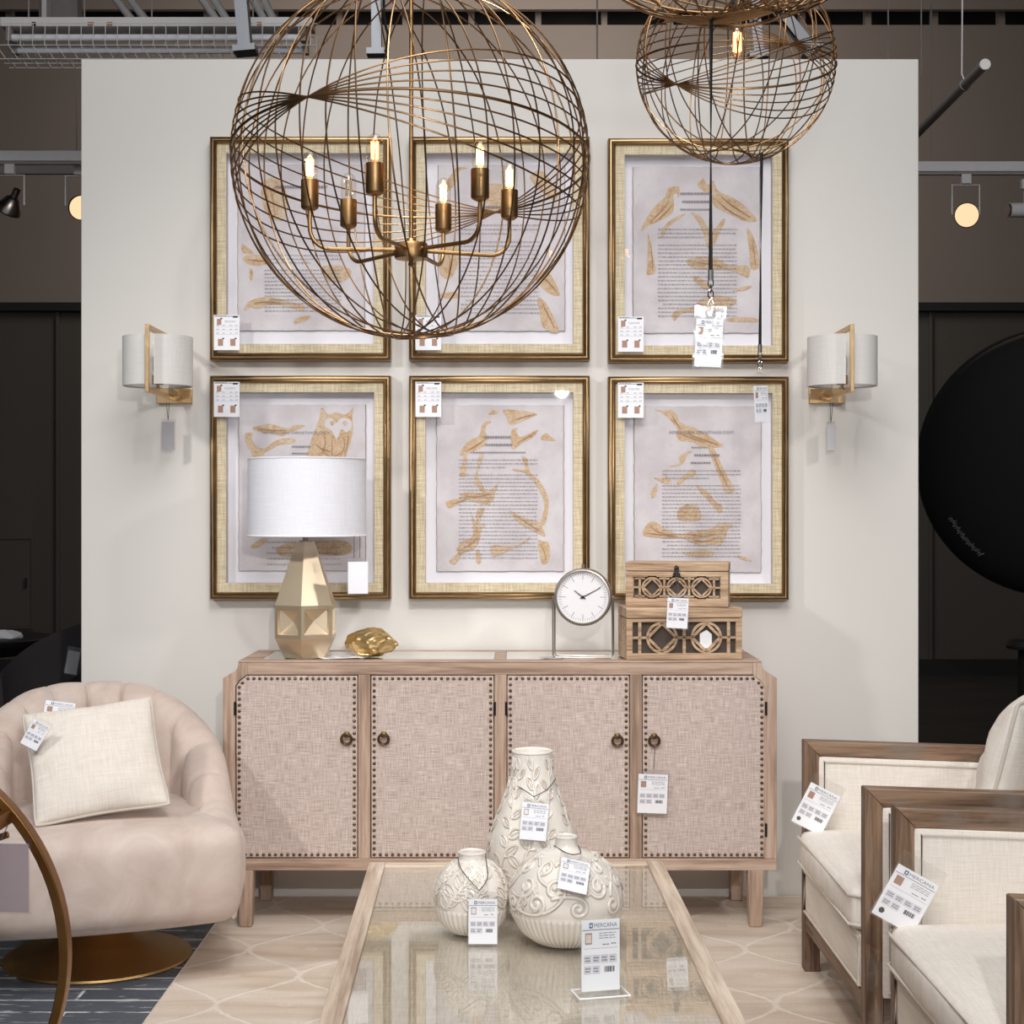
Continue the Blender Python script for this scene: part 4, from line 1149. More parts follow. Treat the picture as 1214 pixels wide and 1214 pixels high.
# arm order runs right, far right, far left, left, near left, near right
chandelier('large bronze wire globe chandelier with glowing bulbs hanging in front of the bird pictures', gc, .396, (365,115), (590,60), (590,186), (1,1,0,1,2,1), W(489,298,3.48).z-gc.z)
uc = Vector((.409, 2.9, 2.70))
chandelier('second bronze wire globe, only its underside showing above the small globe', uc, .4, (760,14), (870,8), (880,24), (1,1,1,1,1,1), -.16, .4)
sc_ = W(872, 75, 3.5)
sp_ = thing('globe_pendant', 'small bronze wire globe pendant with one hanging bulb and a lanyard', 'pendant lamp', sc_)
globe(sp_, sc_, .2215, (802,100), (890,71), (890,136), 9, 16, .0015, (R(-5), R(5), 0), .22, 80)
zb_ = W(0,32,3.5).z-sc_.z
m = MB(); m.lathe([(.0195,0),(.0195,.05),(.012,.058),(.005,.062)], 20, (.004,0,zb_)); m.build('socket', M['darkmetal'], sp_)
MB().cyl((.004,0,zb_+.06), (.004,0,1.1), .004, 10).build('rod', M['bronze2'], sp_)
edison(sp_, Vector((.004,0,zb_+.004)), 2, True, 1.18)
for o in list(bpy.data.objects):
    pass

def lanyard(text, top, bottom, bw, bh, yaw, glare, seed, w=.008):
    t = thing('lanyard_badge', text, 'lanyard', top)
    L = top.z-bottom.z
    m = MB(); vs = []; fs = []; n = 40        # flat ribbon with a slow twist
    for i in range(n+1):
        f = i/n; a = .5+1.9*f; z = -L*f
        for sg in (-1, 1): vs.append((sg*w/2*math.cos(a)+(bottom.x-top.x)*f, sg*w/2*math.sin(a)+(bottom.y-top.y)*f, z))
    for i in range(n): fs.append((2*i, 2*i+1, 2*i+3, 2*i+2))
    m.add(vs, fs); m.build('strap', M['strap'], t, solid=.0018)
    b = bottom-top
    k = MB(); k.cyl(b+Vector((0,0,.012)), b+Vector((0,0,-.006)), w*.62, 10); k.build('crimp', M['chrome'], t)
    kk = MB()
    for i in range(3):
        cz_ = -.012-.0105*i; pts = []
        for j in range(14):
            q = 2*PI*j/14; u = .0048*math.cos(q); v = .0085*math.sin(q)
            pts.append((b.x+(u if i % 2 == 0 else 0), b.y+(0 if i % 2 == 0 else u), b.z+cz_+v))
        kk.tube(pts, .0013, 6, True)
    kk.tube([(b.x, b.y, b.z-.04), (b.x-.006, b.y, b.z-.052), (b.x+.006, b.y, b.z-.052), (b.x, b.y, b.z-.04)], .0011, 6)
    kk.build('clip_chain', M['chrome'], t)
    o = Vector((b.x, b.y, b.z-.055))
    cd_ = MB().box(-bw/2+.004, bw/2-.004, -.0006, .0006, -bh+.004, -.024).build('card', M['white'], t, loc=o, rot=yaw)
    face = MB(); 
    sub = bpy.data.objects.new('printed_face', None)
    bpy.data.objects.remove(sub)
    card_face_at(cd_, bw-.008, bh-.03, seed)
    s = MB(); nx, nz = 8, 14
    for y in (-.0032, .0032):
        vs = []; fs = []; rng = random.Random(seed)
        for j in range(nz+1):
            for i in range(nx+1):
                e = 0 if i in (0, nx) or j in (0, nz) else rng.uniform(-.0034, .0034)
                vs.append((-bw/2+bw*i/nx, y+e*(1 if glare else .3), -bh*j/nz))
        for j in range(nz):
            for i in range(nx): fs.append((j*(nx+1)+i, j*(nx+1)+i+1, (j+1)*(nx+1)+i+1, (j+1)*(nx+1)+i))
        s.add(vs, fs)
    s.build('plastic_sleeve', M['sleeve2'] if glare else M['sleeve'], t, loc=o, rot=yaw)
    return t
def card_face_at(card, w, h, seed):
    h0 = len(bpy.data.objects)
    before = set(bpy.data.objects)
    card_face(card, w, h, 'full', seed)
    for o in set(bpy.data.objects)-before: o.location.z = -.024
M['sleeve2'] = pane('crumpled_plastic', .16, 1.5, boost=.12)
tp_ = W(843, 12, 2.92); bt_ = W(842.5, 328, 2.92)
lanyard('long black lanyard from the upper globe with a shiny crumpled badge', tp_, bt_, .058, .118, (0, R(3), R(-4)), True, 61, .0085)
tp_ = W(903, 181, 3.45); bt_ = W(901, 415, 3.45)
lanyard('shorter black lanyard from the small globe pendant with a turned white badge', tp_, bt_, .052, .108, (0, R(-4), R(38)), False, 62, .0075)

# ================================================================== wall sconces
def sconce(sx, text):
    """sx: where the square frame meets the wall plate"""
    s = -1 if sx < 0 else 1
    t = thing('wall_sconce', text, 'wall lamp', (sx, WY-.001, 1.795), group='pair of wall sconces')
    zt, zb = 2.0-1.795, 1.776-1.795
    MB().box(-.063-s*.0, .063, -.02, 0, -.028, .026).build('backplate', M['brass'], t, bevel=.002)
    yb, yf = -.075, WY-.001; yf = 5.145-yf
    m = MB(); q = .0068
    m.box(-q, q, yf, yf+2*q, zb, zt); m.box(-q, q, yf+2*q, yb, zt-.017, zt); m.box(-q, q, yf+2*q, yb-.0, zb, zb+.017)
    m.box(-q, q, yb-.001, yb+.018, zb, zt)
    m.build('square_frame', M['brass'], t, bevel=.0012)
    MB().cyl((-s*.012, -.02, -.002), (-s*.012, yb-.005, -.002), .016, 20).build('arm', M['brass'], t)
    cyy = 5.305-(WY-.001)
    m = MB(); m.cyl((0, cyy, zb+.017), (0, cyy, .028), .005, 10); m.cyl((0, cyy, .018), (0, cyy, .05), .019, 20); m.build('socket', M['brass'], t)
    z0, z1 = 1.807-1.795, 1.974-1.795
    # round shade, slit where the frame passes
    r = .1175; prof_n = 64
    sh = MB()
    for (a0, a1) in ((R(-90)+.11, R(90)-.11), (R(90)+.11, R(270)-.11)):
        n = 40
        A_ = [a0+(a1-a0)*k/n for k in range(n+1)]
        vs = [(q*math.cos(a), cyy+q*math.sin(a), z) for (q, z) in ((r, z0), (r, z1), (r-.003, z1), (r-.003, z0)) for a in A_]
        fs = []; N1 = n+1
        for j in range(4):
            l = (j+1) % 4
            for k in range(n): fs.append((j*N1+k, j*N1+k+1, l*N1+k+1, l*N1+k))
        fs += [(0, N1, 2*N1, 3*N1), (n, 3*N1+n, 2*N1+n, N1+n)]
        sh.add(vs, fs)
    so = sh.build('shade', M['sconceshade'], t)
    m = MB()
    for (a0, a1) in ((R(-90)+.11, R(90)-.11), (R(90)+.11, R(270)-.11)):
        pts = [((r-.003)*math.cos(a0+(a1-a0)*k/32), cyy+(r-.003)*math.sin(a0+(a1-a0)*k/32), z0+.004) for k in range(33)]
        m.tube(pts, .0024, 6)
    m.build('shade_ring', M['shadein'], so)
    MB().lathe([(.012,.05),(.017,.07),(.017,.11),(.006,.125)], 16, (0, cyy, 0)).build('bulb', M['shade'], t)
    return t
sconce(-1.204, 'brass wall sconce with a round white shade, beside the owl picture')
sconce(1.1225, 'brass wall sconce with a round white shade, beside the long-tailed bird picture')
q = W(199.5, 500, 5.50)
tag('price tag hanging under the sconce beside the owl picture', .044, .098, q, (0, 0, R(28)), style='blank', back='card_back', seed=71, head=.01,
    string=[[(q.x-.005, 5.49, 1.765), (q.x, 5.50, q.z+.006)], [(q.x+.006, 5.49, 1.765), (q.x, 5.50, q.z+.006)]])
q = W(985, 503, 5.50)
tag('price tag hanging under the sconce beside the long-tailed bird picture', .036, .092, q, (0, R(-2), R(35)), style='blank', seed=72, head=.01,
    string=[[(q.x-.005, 5.49, 1.765), (q.x, 5.50, q.z+.006)], [(q.x+.006, 5.49, 1.765), (q.x, 5.50, q.z+.006)]])

# ================================================================== blush tub chair
tubp = Vector((-1.282, 4.832, .001)); YAW = R(19)
tub = thing('tub_chair', 'blush velvet swivel tub chair with channel-stitched back beside the sideboard', 'armchair', tubp, (0, 0, YAW))
MB().lathe([(.284,0),(.287,.004),(.284,.010),(.20,.022),(.115,.062),(.07,.11),(.055,.165)], 72).build('swivel_base', M['darkgold'], tub)
def tub_shell():
    # centre line of the wrap, from one arm round the back to the other
    path = []; Rx = .338
    n1, n2 = 60, 260
    for i in range(n1): path.append((Rx, -.40+.42*i/n1))
    for i in range(n2+1):
        a = PI*i/n2; path.append((Rx*math.cos(a),   .02+.315*math.sin(a)))
    for i in range(1, n1+1): path.append((-Rx, .02-.42*i/n1))
    N = len(path); L = [0]
    for i in range(1, N): L.append(L[-1]+math.dist(path[i], path[i-1]))
    tot = L[-1]; th = .064; zb = .188
    prof = []                                 # (side, height fraction), inner bottom -> over the top -> outer bottom
    vs = []; fs = []; K = 0
    for i in range(N):
        t = (Vector(path[min(i+1,N-1)])-Vector(path[max(i-1,0)])).normalized(); nrm = Vector((t.y, -t.x))   # points outwards
        c = Vector(path[i]); f = L[i]/tot; g = abs(2*f-1)                  # 1 at the arm ends, 0 at the back
        h = .455+(.812-.455)*(math.cos(PI*min(1, max(0, (g-.08)/.86)))*.5+.5)
        sw = abs(((L[i]/.118)+.5) % 1-.5)*.118; bulge = abs(math.sin(PI*L[i]/.118))**.6*.016-.012*math.exp(-(sw/.005)**2)
        lean = .035*(1-g)-.012*g
        rows = []
        for j in range(9): z = .33+(h-.06-.33)*j/8; rows.append((-th-bulge*min(1, j/3+.2)-.0, z))
        for j in range(1, 8):
            a = PI*j/8; rows.append((-th*math.cos(a)-bulge*(1-j/8)*.9, h-.06+.06*math.sin(a)+bulge*.35))
        for j in range(9): z = h-.06-(h-.06-zb)*j/8; rows.append((th, z))
        K = len(rows)
        # ends taper to a rounded nose
        e = min(1, min(i, N-1-i)/14); e = math.sqrt(1-(1-e)**2)*.35+.65
        for (d, z) in rows:
            top = max(0, (z-.45)/.4)
            off = d*e+lean*top-.035*max(0, (.30-z)/.15)
            p = c+nrm*off; vs.append((p.x, p.y, z))
    for i in range(N-1):
        for j in range(K-1): fs.append((i*K+j, i*K+j+1, (i+1)*K+j+1, (i+1)*K+j))
    fs.append(tuple(range(K))); fs.append(tuple((N-1)*K+j for j in range(K-1,-1,-1)))
    return MB().add(vs, fs)
shell = tub_shell().build('channel_back', M['velvet'], tub, sharp=60)
def seatwarp(o):
    x, y, z = o
    if z > .1: z += .0
    y2 = y-.02*(1-(x/.42)**2) if y < 0 else y
    return [x*(1-.05*max(0, -z/.15)), y2, z]
MB().rbox((0,-.07,.318), (.392,.35,.140), .055, 14, (.0,.012,.034), warp=seatwarp).build('seat', M['velvet'], tub, sharp=60)
# seam along the bottom edge

def pillow(name, text, cat, loc, M3, half, thick, mat, seed, pipe=True):
    t = thing(name, text, cat, loc); t.rotation_euler = M3.to_euler()
    n = 28; vs = []; fs = []; rng = random.Random(seed)
    def xy(u, v): 
        return (half*u*(1-.085*(1-v*v))*(1-.05*(u*v)**4), half*v*(1-.085*(1-u*u))*(1-.05*(u*v)**4))
    for sg in (-1, 1):
        for j in range(n+1):
            for i in range(n+1):
                u, v = math.sin((i/n*2-1)*PI/2), math.sin((j/n*2-1)*PI/2)
                x, z = xy(u, v); b = max(0, (1-u*u)*(1-v*v))**.42
                wr = mn.noise(Vector((u*2.2+seed, v*2.2, sg*3)))*.014*b+mn.noise(Vector((u*6+seed, v*5, sg*2)))*.005*b
                vs.append((x, sg*(thick*b+wr+.002), z))
    S = (n+1)**2
    for j in range(n):
        for i in range(n):
            a = j*(n+1)+i
            fs.append((a, a+1, a+n+2, a+n+1)); fs.append((S+a, S+a+n+1, S+a+n+2, S+a+1))
    MB().add(vs, fs).build('cover', M[mat], t, sharp=180)
    pts = []
    for k in range(40): pts.append(xy(-1+k/20, -1))
    for k in range(40): pts.append(xy(1, -1+k/20))
    for k in range(40): pts.append(xy(1-k/20, 1))
    for k in range(40): pts.append(xy(-1, 1-k/20))
    MB().tube([(p[0], 0, p[1]) for p in pts], .0055, 8, True).build('piping', M['piping'], t)
    return t
def basis(xd, zd):
    xd = Vector(xd).normalized(); zd = Vector(zd); zd = (zd-xd*zd.dot(xd)).normalized(); yd = zd.cross(xd)
    return Matrix((xd, yd, zd)).transposed()
pc = W(113, 900.5, 4.65)
# leaning back against the chair back
A = W(40, 903, 4.67); B = W(192, 880, 4.79); T_ = W(100, 828, 4.83); Bm = W(130, 962, 4.60)
pillow('throw_pillow', 'square oat linen throw pillow leaning in the blush tub chair', 'pillow', pc, basis(B-A, T_-Bm), .197, .058, 'pillow', 3)
q = W(50, 857, 4.585)
tag('price tag pinned to the corner of the tub chair pillow', .053, .079, q, (R(-8), R(29), R(8)), seed=81, head=.012)
q = W(72, 832, 4.93)
tag('plastic-sleeved tag sticking up behind the tub chair pillow', .092, .10, q, (R(-15), R(8), R(10)), seed=82, head=.03)

# ================================================================== cream armchairs
def armchair(text, yn0, yf0, xf, seed):
    """faces -x; yn0 / yf0 are the inner faces of the near and the far arm"""
    t = thing('armchair', text, 'armchair', (xf, (yn0+yf0)/2, .009), group='pair of wood-framed cream armchairs')
    yc = (yn0+yf0)/2; half = (yf0-yn0)/2; D = .80; H = .688; aw = .05; pw = .046
    for sg in (-1, 1):
        a0, a1 = (half, half+aw) if sg > 0 else (-half-aw, -half)
        for x, nm in ((0, 'front'), (D-pw, 'rear')):
            MB().prism([(x, 0), (x+pw, 0), (x+pw, H-.048), (x, H)] if nm == 'front' else [(x, 0), (x+pw, 0), (x+pw, H-.076), (x, H-.074)], a0, a1).build('leg', M['arm_z'], t, bevel=.002)
        MB().prism([(pw, H-.048), (D, H-.075), (D, H-.027), (0.0004, H)], a0, a1).build('arm_rail', M['arm_x'], t, bevel=.003)
        MB().box(pw+.0005, D-pw-.0005, a0, a1, .125, .17).build('side_rail', M['arm_x'], t, bevel=.002)
        zc = (.168+H-.060)/2; zh = (H-.060-.168)/2
        p = MB().rbox((D/2, (a0+a1)/2, zc), ((D-2*pw)/2+.004, aw/2+.004, zh), .006, 10, (0,.004,0), warp=lambda o: [o[0], o[1], o[2]-.030*(o[0]/D)*(o[2]+zh)/(2*zh)])
        po = p.build('arm_panel', M['cream'], t)
        for yy in (a0-.005, a1+.005):
            e = pw+.012; MB().tube([(e,yy,.184),(D-e,yy,.184),(D-e,yy,H-.088),(e,yy,H-.061)], .004, 6, True).build('piping', M['piping'], po)
    MB().box(.002, .044, -half+.0005, half-.0005, .125, .172).build('front_rail', M['arm_y'], t, bevel=.002)
    fp = MB().rbox((.021, 0, .243), (.023, half-.002, .069), .012, 8, (.004,0,0)).build('front_panel', M['cream'], t)
    MB().tube([(-.003,-half+.012,.184),(-.003,half-.012,.184),(-.003,half-.012,.302),(-.003,-half+.012,.302)], .004, 6, True).build('piping', M['piping'], fp)
    MB().box(.046, D-.2, -half+.001, half-.001, .15, .31).build('seat_deck', M['cream'], t)
    sc = MB().rbox((.305, 0, .372), (.325, half-.008, .058), .03, 14, (.014,.0,.016)).build('seat_cushion', M['creamtop'], t)
    for z in (.408, .334):
        b = .330; h2 = half-.006
        MB().tube([(.305-b,-h2+.02,z),(.305-b,h2-.02,z),(.305-b+.02,h2,z),(.305+b-.02,h2,z),(.305+b-.02,-h2,z),(.305-b+.02,-h2,z)], .0042, 6, True).build('piping', M['piping'], sc)
    MB().rbox((D-.11, 0, .48), (.075, half-.004, .20), .03, 10, (.012,0,0)).build('back_cushion', M['cream'], t)
    MB().box(D-.034, D, -half+.0005, half-.0005, .14, H-.082).build('back_frame', M['arm_y'], t)
    return t
armchair('cream linen armchair with weathered wood frame and a back pillow, nearest the display wall', 3.905, 4.655, .873, 1)
armchair('cream linen armchair with weathered wood frame, cut by the frame edge in front', 2.80, 3.602, .886, 2)
pcn = W(1212, 898, 4.30)
pillow('throw_pillow', 'cream pillow standing in the armchair nearest the display wall', 'pillow', Vector((1.365, 4.30, .665)), basis((-.42,-.9,0), (.28,0,1)), .222, .07, 'cream', 8)
q = W(979, 936, 4.60)
tag('price tag hung on the front post of the armchair nearest the display wall', .096, .128, q, (R(-2), R(27), R(-4)), style='swatch', seed=91, head=.03)
q = W(1089.5, 1037, 3.555)
tag('price tag hung on the front post of the armchair cut by the frame', .104, .128, q, (R(-2), R(29), R(-4)), style='swatch', seed=92, head=.034)

# ================================================================== brass hoop cart at the edge
hcx, hcz = -1.376, .4655; HR = .4645
cart = thing('hoop_side_table', 'antique brass hoop-ended side table with a shelf, partly in view beside the tub chair', 'side table', (hcx, 3.2, .001))
def hoop_bar(y):
    m = MB(); n = 96; vs = []; fs = []; w, d = .019, .036
    for i in range(n):
        a = 2*PI*i/n; ca, sa = math.cos(a), math.sin(a)
        for (rr, yy) in ((HR, 0), (HR-w, 0), (HR-w, d), (HR, d)): vs.append((rr*ca, y+yy, hcz+rr*sa))
    for i in range(n):
        j = (i+1) % n
        for k in range(4): l = (k+1) % 4; fs.append((i*4+k, i*4+l, j*4+l, j*4+k))
    m.add(vs, fs); return m.build('hoop', M['cartgold'], cart, bevel=.002)
hoop_bar(0); hoop_bar(-.50)
zsh = W(0, 966, 3.2).z; xe = math.sqrt((HR-.02)**2-(zsh-hcz)**2)-.005
for y in (.006, -.494): MB().box(-xe, xe, y, y+.026, zsh-.022, zsh+.010).build('shelf_bar', M['cartgold'], cart, bevel=.002)
for sg in (-1, 1): MB().box(sg*xe-.02, sg*xe+.02, -.468, .006, zsh-.02, zsh+.008).build('shelf_rail', M['cartgold'], cart, bevel=.002)
MB().box(-xe+.02, xe-.02, -.466, .004, zsh-.004, zsh+.004).build('shelf', M['glass'], cart)
b = MB()
for y in (.018,): b.cyl((xe+.008, y, zsh-.045), (xe-.012, y, zsh-.052), .007, 12)
b.build('bolt', M['cartgold'], cart)
q = W(-2, 1000, 3.14)
tag('plum-tinted sleeved card hanging from the brass hoop side table', .125, .138, q, (0, 0, R(-4)), style='blank', back='plum_card', seed=95, head=.012,
    string=[[W(-12, 979, 3.165), q+Vector((-.01,0,.008))], [W(9, 979, 3.165), q+Vector((.006,0,.008))]])
# ================================================================== ceiling kit
FYY = 7.0
a = W(5, 25, FYY); bq = W(372, 25, FYY); xl, xr = a.x, bq.x
fl = thing('fluorescent_light', 'white twin-tube fluorescent light with a wire guard behind the top of the display wall', 'ceiling light', ((xl+xr)/2, FYY, a.z))
hl = (xr-xl)/2
def dzp(py): return W(0, py, FYY).z-a.z
MB().box(-hl, hl, -.06, .06, dzp(36), 0).build('housing', M['whitemetal'], fl, bevel=.003)
for py, y in ((48.5, -.045), (57, .035)):
    z = dzp(py); m = MB(); m.cyl((-hl+.05, y, z), (hl-.05, y, z), .016, 16); m.build('tube', M['tubeglass'], fl)
    for s in (-1, 1): MB().box(s*(hl-.04)-.012, s*(hl-.04)+.012, y-.02, y+.02, z-.018, dzp(36)-.0005).build('lamp_holder', M['greymetal'], fl)
g = MB(); zb = dzp(75); zt = dzp(36)
n = 26
for i in range(n+1):
    x = -hl+2*hl*i/n; sh = .05*(1 if i == 0 else 0)
    g.tube([(x, -.10, zt), (x, -.11, dzp(62)), (x+.03, -.07, zb), (x+.03, .07, zb), (x, .11, dzp(62)), (x, .10, zt)], .0019, 5)
for y, z in ((-.10, zt), (-.11, dzp(62)), (-.07, zb), (.07, zb), (.11, dzp(62)), (.10, zt), (0, zb)): g.cyl((-hl, y, z), (hl+.03, y, z), .0019, 5)
g.build('wire_guard', M['whitemetal'], fl)
for px in (34, 100, 180, 300):
    x = W(px, 0, FYY).x-fl.location.x; MB().cyl((x, 0, .0), (x, 0, 6.1-fl.location.z), .004, 6).build('hanging_wire', M['greymetal'], fl)
for px, w in ((45, 5), (112, 8), (134, 7), (310, 6)):
    x = W(px, 0, FYY).x-fl.location.x; MB().box(x-w*.0018, x+w*.0018, -.0612, -.0602, dzp(36), dzp(31)).build('sticker', M['brown_ink'] if px != 45 else M['darkmetal'], fl)

def rod(name, text, cat, p, q, r, m='greymetal', group=None, sq=None):
    t = MB(); v = q-p
    if sq: 
        o = thing(name, text, cat, p, (0,0,0), group); return o
    t.cyl((0,0,0), v, r, 12)
    o = t.build(name, M[m]); o.location = p
    return label(o, text, cat, group)
# paired braces of the roof joists
for (a0, b0, tx) in (((118,-25), (160,28), 'left white diagonal roof brace pipe of the first pair above the fluorescent light'), ((136,-25), (176,28), 'right white diagonal roof brace pipe of the first pair above the fluorescent light'),
                 ((222,-25), (260,28), 'left white diagonal roof brace pipe of the middle pair, beside the galvanised strut'), ((238,-25), (272,28), 'right white diagonal roof brace pipe of the middle pair, beside the galvanised strut'),
                 ((286,-25), (316,28), 'left white diagonal roof brace pipe of the pair nearest the chandelier'), ((300,-25), (327,28), 'right white diagonal roof brace pipe of the pair nearest the chandelier')):
    rod('roof_brace', tx, 'pipe', W(a0[0], a0[1], 9), W(b0[0], b0[1], 9), .022, 'whitemetal', 'roof braces above the fluorescent light')
def channel(name, text, p, q, w, d, cat='metal strut', group='galvanised struts'):
    """open steel channel between two points, open side towards the room"""
    p = p+(p-q)*((6.099-p.z)/(p.z-q.z)); v = q-p; L = v.length; t = thing(name, text, cat, p, v.to_track_quat('Z', 'Y').to_euler(), group)
    m = MB(); m.box(-w/2, w/2, d-.004, d, 0, L); m.box(-w/2, -w/2+.004, 0, d-.004, 0, L); m.box(w/2-.004, w/2, 0, d-.004, 0, L)
    m.box(-w/2+.004, -w/2+.014, 0, .004, 0, L); m.box(w/2-.014, w/2-.004, 0, .004, 0, L)
    m.build('channel', M['galv'], t)
    MB().box(-w*.75, w*.65, -.02, d+.02, L-.01, L+.015).build('end_plate', M['galv'], t)
    return t
channel('steel_strut', 'galvanised steel strut hanging over the fluorescent light', W(274, -60, 6.3), W(284, 60, 6.3), .072, .05)
channel('steel_strut', 'galvanised steel strut showing between the wires of the large chandelier', W(440, -60, 6.4), W(441, 62, 6.4), .05, .04)
channel('steel_strut', 'upright galvanised strut behind the small globe pendant bulb', W(882, -60, 6.3), W(893, 66, 6.3), .05, .04)
channel('steel_strut', 'sloping galvanised strut behind the small globe pendant', W(858, -60, 6.5), W(957, 64, 6.5), .055, .045)
m = MB().tube(cr([Vector((0,0,6.099-W(455,0,6.3).z)), W(455,-60,6.3)-W(455,0,6.3), W(456,20,6.3)-W(455,0,6.3), W(460,42,6.3)-W(455,0,6.3), W(457,62,6.3)-W(455,0,6.3)], 6), .006, 6).build('hanging_black_cable', M['black']); m.location = W(455,0,6.3); label(m, 'short black cable hanging beside the strut inside the chandelier', 'cable')
rod('hanging_cable', 'thin pale cable hanging between the large chandelier and the small globe', 'cable', W(708,-450,7.5), W(708,95,7.5), .004)
rod('hanging_cable', 'thin pale cable hanging behind the top edge of the display wall, beside the small globe', 'cable', W(1053,-450,7.5), W(1053,95,7.5), .004)
rod('hanging_cable', 'thin pale cable hanging at the right corner of the display wall', 'cable', W(1093.5,-450,7.5), W(1092,90,7.5), .004)
# post and bracket at far left
p = W(72, 10, 8.2)
o = MB().box(-.10, .10, -.05, .05, -.12, 6.1-p.z).build('roof_post', M['greymetal']); o.location = p; label(o, 'pale square roof post above the end of the fluorescent light', 'post')
o = MB().box(-.012, .012, -.04, .04, -.05, 6.1-p.z).build('roof_bracket', M['whitemetal']); o.location = W(55, 12, 8.0); label(o, 'narrow white bracket beside the roof post above the fluorescent light', 'bracket')
p = W(385, 10, 8.2)
# tracks and spots
def track(text, pxa, pxb, py, Y, lo, hi):
    p = W((pxa+pxb)/2, py, Y); hl = (W(pxb,0,Y).x-W(pxa,0,Y).x)/2
    t = thing('lighting_track', text, 'track', p)
    MB().box(-hl, hl, -.02, .02, -lo, lo).build('rail', M['whitemetal'], t, bevel=.002)
    MB().box(-hl, hl, -.012, .012, -lo-hi, -lo-.0005).build('lower_flange', M['greymetal'], t)
    for f in (-.8, 0, .8): MB().cyl((f*hl, 0, lo), (f*hl, 0, 6.1-p.z), .004, 6).build('hanging_wire', M['greymetal'], t)
    return t
track('white lighting track in the dark gap beyond the left edge of the display wall', -260, 130, 185.5, 8.0, .026, .016)
track('white lighting track in the dark gap beyond the right edge of the display wall', 1060, 1500, 198, 8.2, .026, .016)
o = MB().box(-1.0, .9, -.015, .015, -.022, .022).build('conduit_rail', M['greymetal']); o.location = W(10, 202, 8.8); label(o, 'grey conduit rail just below the lighting track at left', 'rail')
def spot(text, p, aim, lit, can=False):
    t = thing('track_spotlight', text, 'spotlight', p, group='spotlights on the tracks')
    MB().box(-.025, .025, -.018, .018, -.05, 0).build('track_adapter', M['whitemetal'], t, bevel=.002)
    if can:
        MB().box(-.01, .01, -.01, .01, -.13, -.05).build('stem', M['whitemetal'], t)
        d = Vector(aim).normalized(); q = Vector((0,0,-.16)); m = MB(); m.cyl(q-d*.10, q+d*.09, .038, 24); m.build('can', M['whitemetal'], t)
        MB().cyl(q+d*.0905, q+d*.10, .034, 24).build('lens', M['par'], t); return t
    y = MB(); y.tube([(-.072,0,-.21),(-.072,0,-.055),(.072,0,-.055),(.072,0,-.21)], .005, 8); y.build('yoke', M['whitemetal'], t)
    d = Vector(aim).normalized(); q = Vector((0,0,-.215)); rq = d.to_track_quat('Z', 'Y').to_matrix().to_4x4()
    T = Matrix.Translation(q) @ rq
    MB().lathe([(.018,-.10),(.020,-.055),(.036,-.045),(.060,.0),(.066,.025),(.063,.032)], 32, M=T, capt=False).build('lamp_housing', M['par'], t)
    MB().lathe([(.061,.028),(.03,.035),(.001,.037)], 32, M=T, capb=False, capt=False).build('lens', M['parlit'] if lit else M['tubeglass'], t)
    return t
spot('chrome gimbal spotlight turned away, on the track beyond the left wall edge', W(12, 195, 8.0), (-.35, .25, -.6), False)
spot('warm lit spotlight half hidden behind the left edge of the display wall', W(94, 196, 8.1), (.5, -.7, -.3), True)
spot('warm lit round gimbal spotlight facing the room, right of the display wall', W(1145, 207, 8.2), (-.1, -1, -.12), True)
spot('white can spotlight at the right picture edge on the track', W(1216, 213, 8.2), (-1, -.1, -.02), False, True)
# hanging tube lamp
p = W(1167, 77, 6.0); q = W(1088, 172, 7.3); q.z = p.z
t = thing('hanging_tube', 'long white hanging tube with a round end cap beside the display wall', 'tube light', p); v = q-p; v.x = .03
m = MB(); m.cyl((0,0,0), v, .019, 20); m.build('tube', M['greymetal'], t)
MB().cyl((0,-.012,0), (0,0,0), .021, 20).build('end_cap', M['whitemetal'], t)
MB().tube([v*.22+Vector((.0,0,.02)), Vector((-.0,.30,.05)), Vector((.02,.3,6.1-p.z))], .003, 6).build('hanging_wire', M['whitemetal'], t)
MB().lathe([(.0225,-.01),(.0225,.01)], 20, M=Matrix.Translation(v*.22) @ Matrix.Rotation(R(90),4,'X')).build('clamp', M['greymetal'], t)

# ================================================================== dark things beyond the wall
dm = thing('round_umbrella', 'large round black umbrella with faint script along its rim, in the dark at right', 'umbrella', (2.46, 7.0, 1.60), (R(8), 0, R(-14)))
m = MB(); prof = []
for k in range(15):
    a = PI/2*k/14; prof.append((.60*math.cos(a)+.001, -.26*math.sin(a)))
T = Matrix.Rotation(R(90), 4, 'X') 
m.lathe([(r, -z) for r, z in prof], 64, M=T, capb=False)
m.v = [(x*1.02, y, z*1.0) for x, y, z in m.v]
m.build('canopy', M['umbrella'], dm, solid=.006)
m = MB().tube([(.602*1.02*math.cos(a), 0, .602*math.sin(a)) for a in [2*PI*k/80 for k in range(80)]], .012, 8, True); m.build('rim', M['umbrella'], dm)
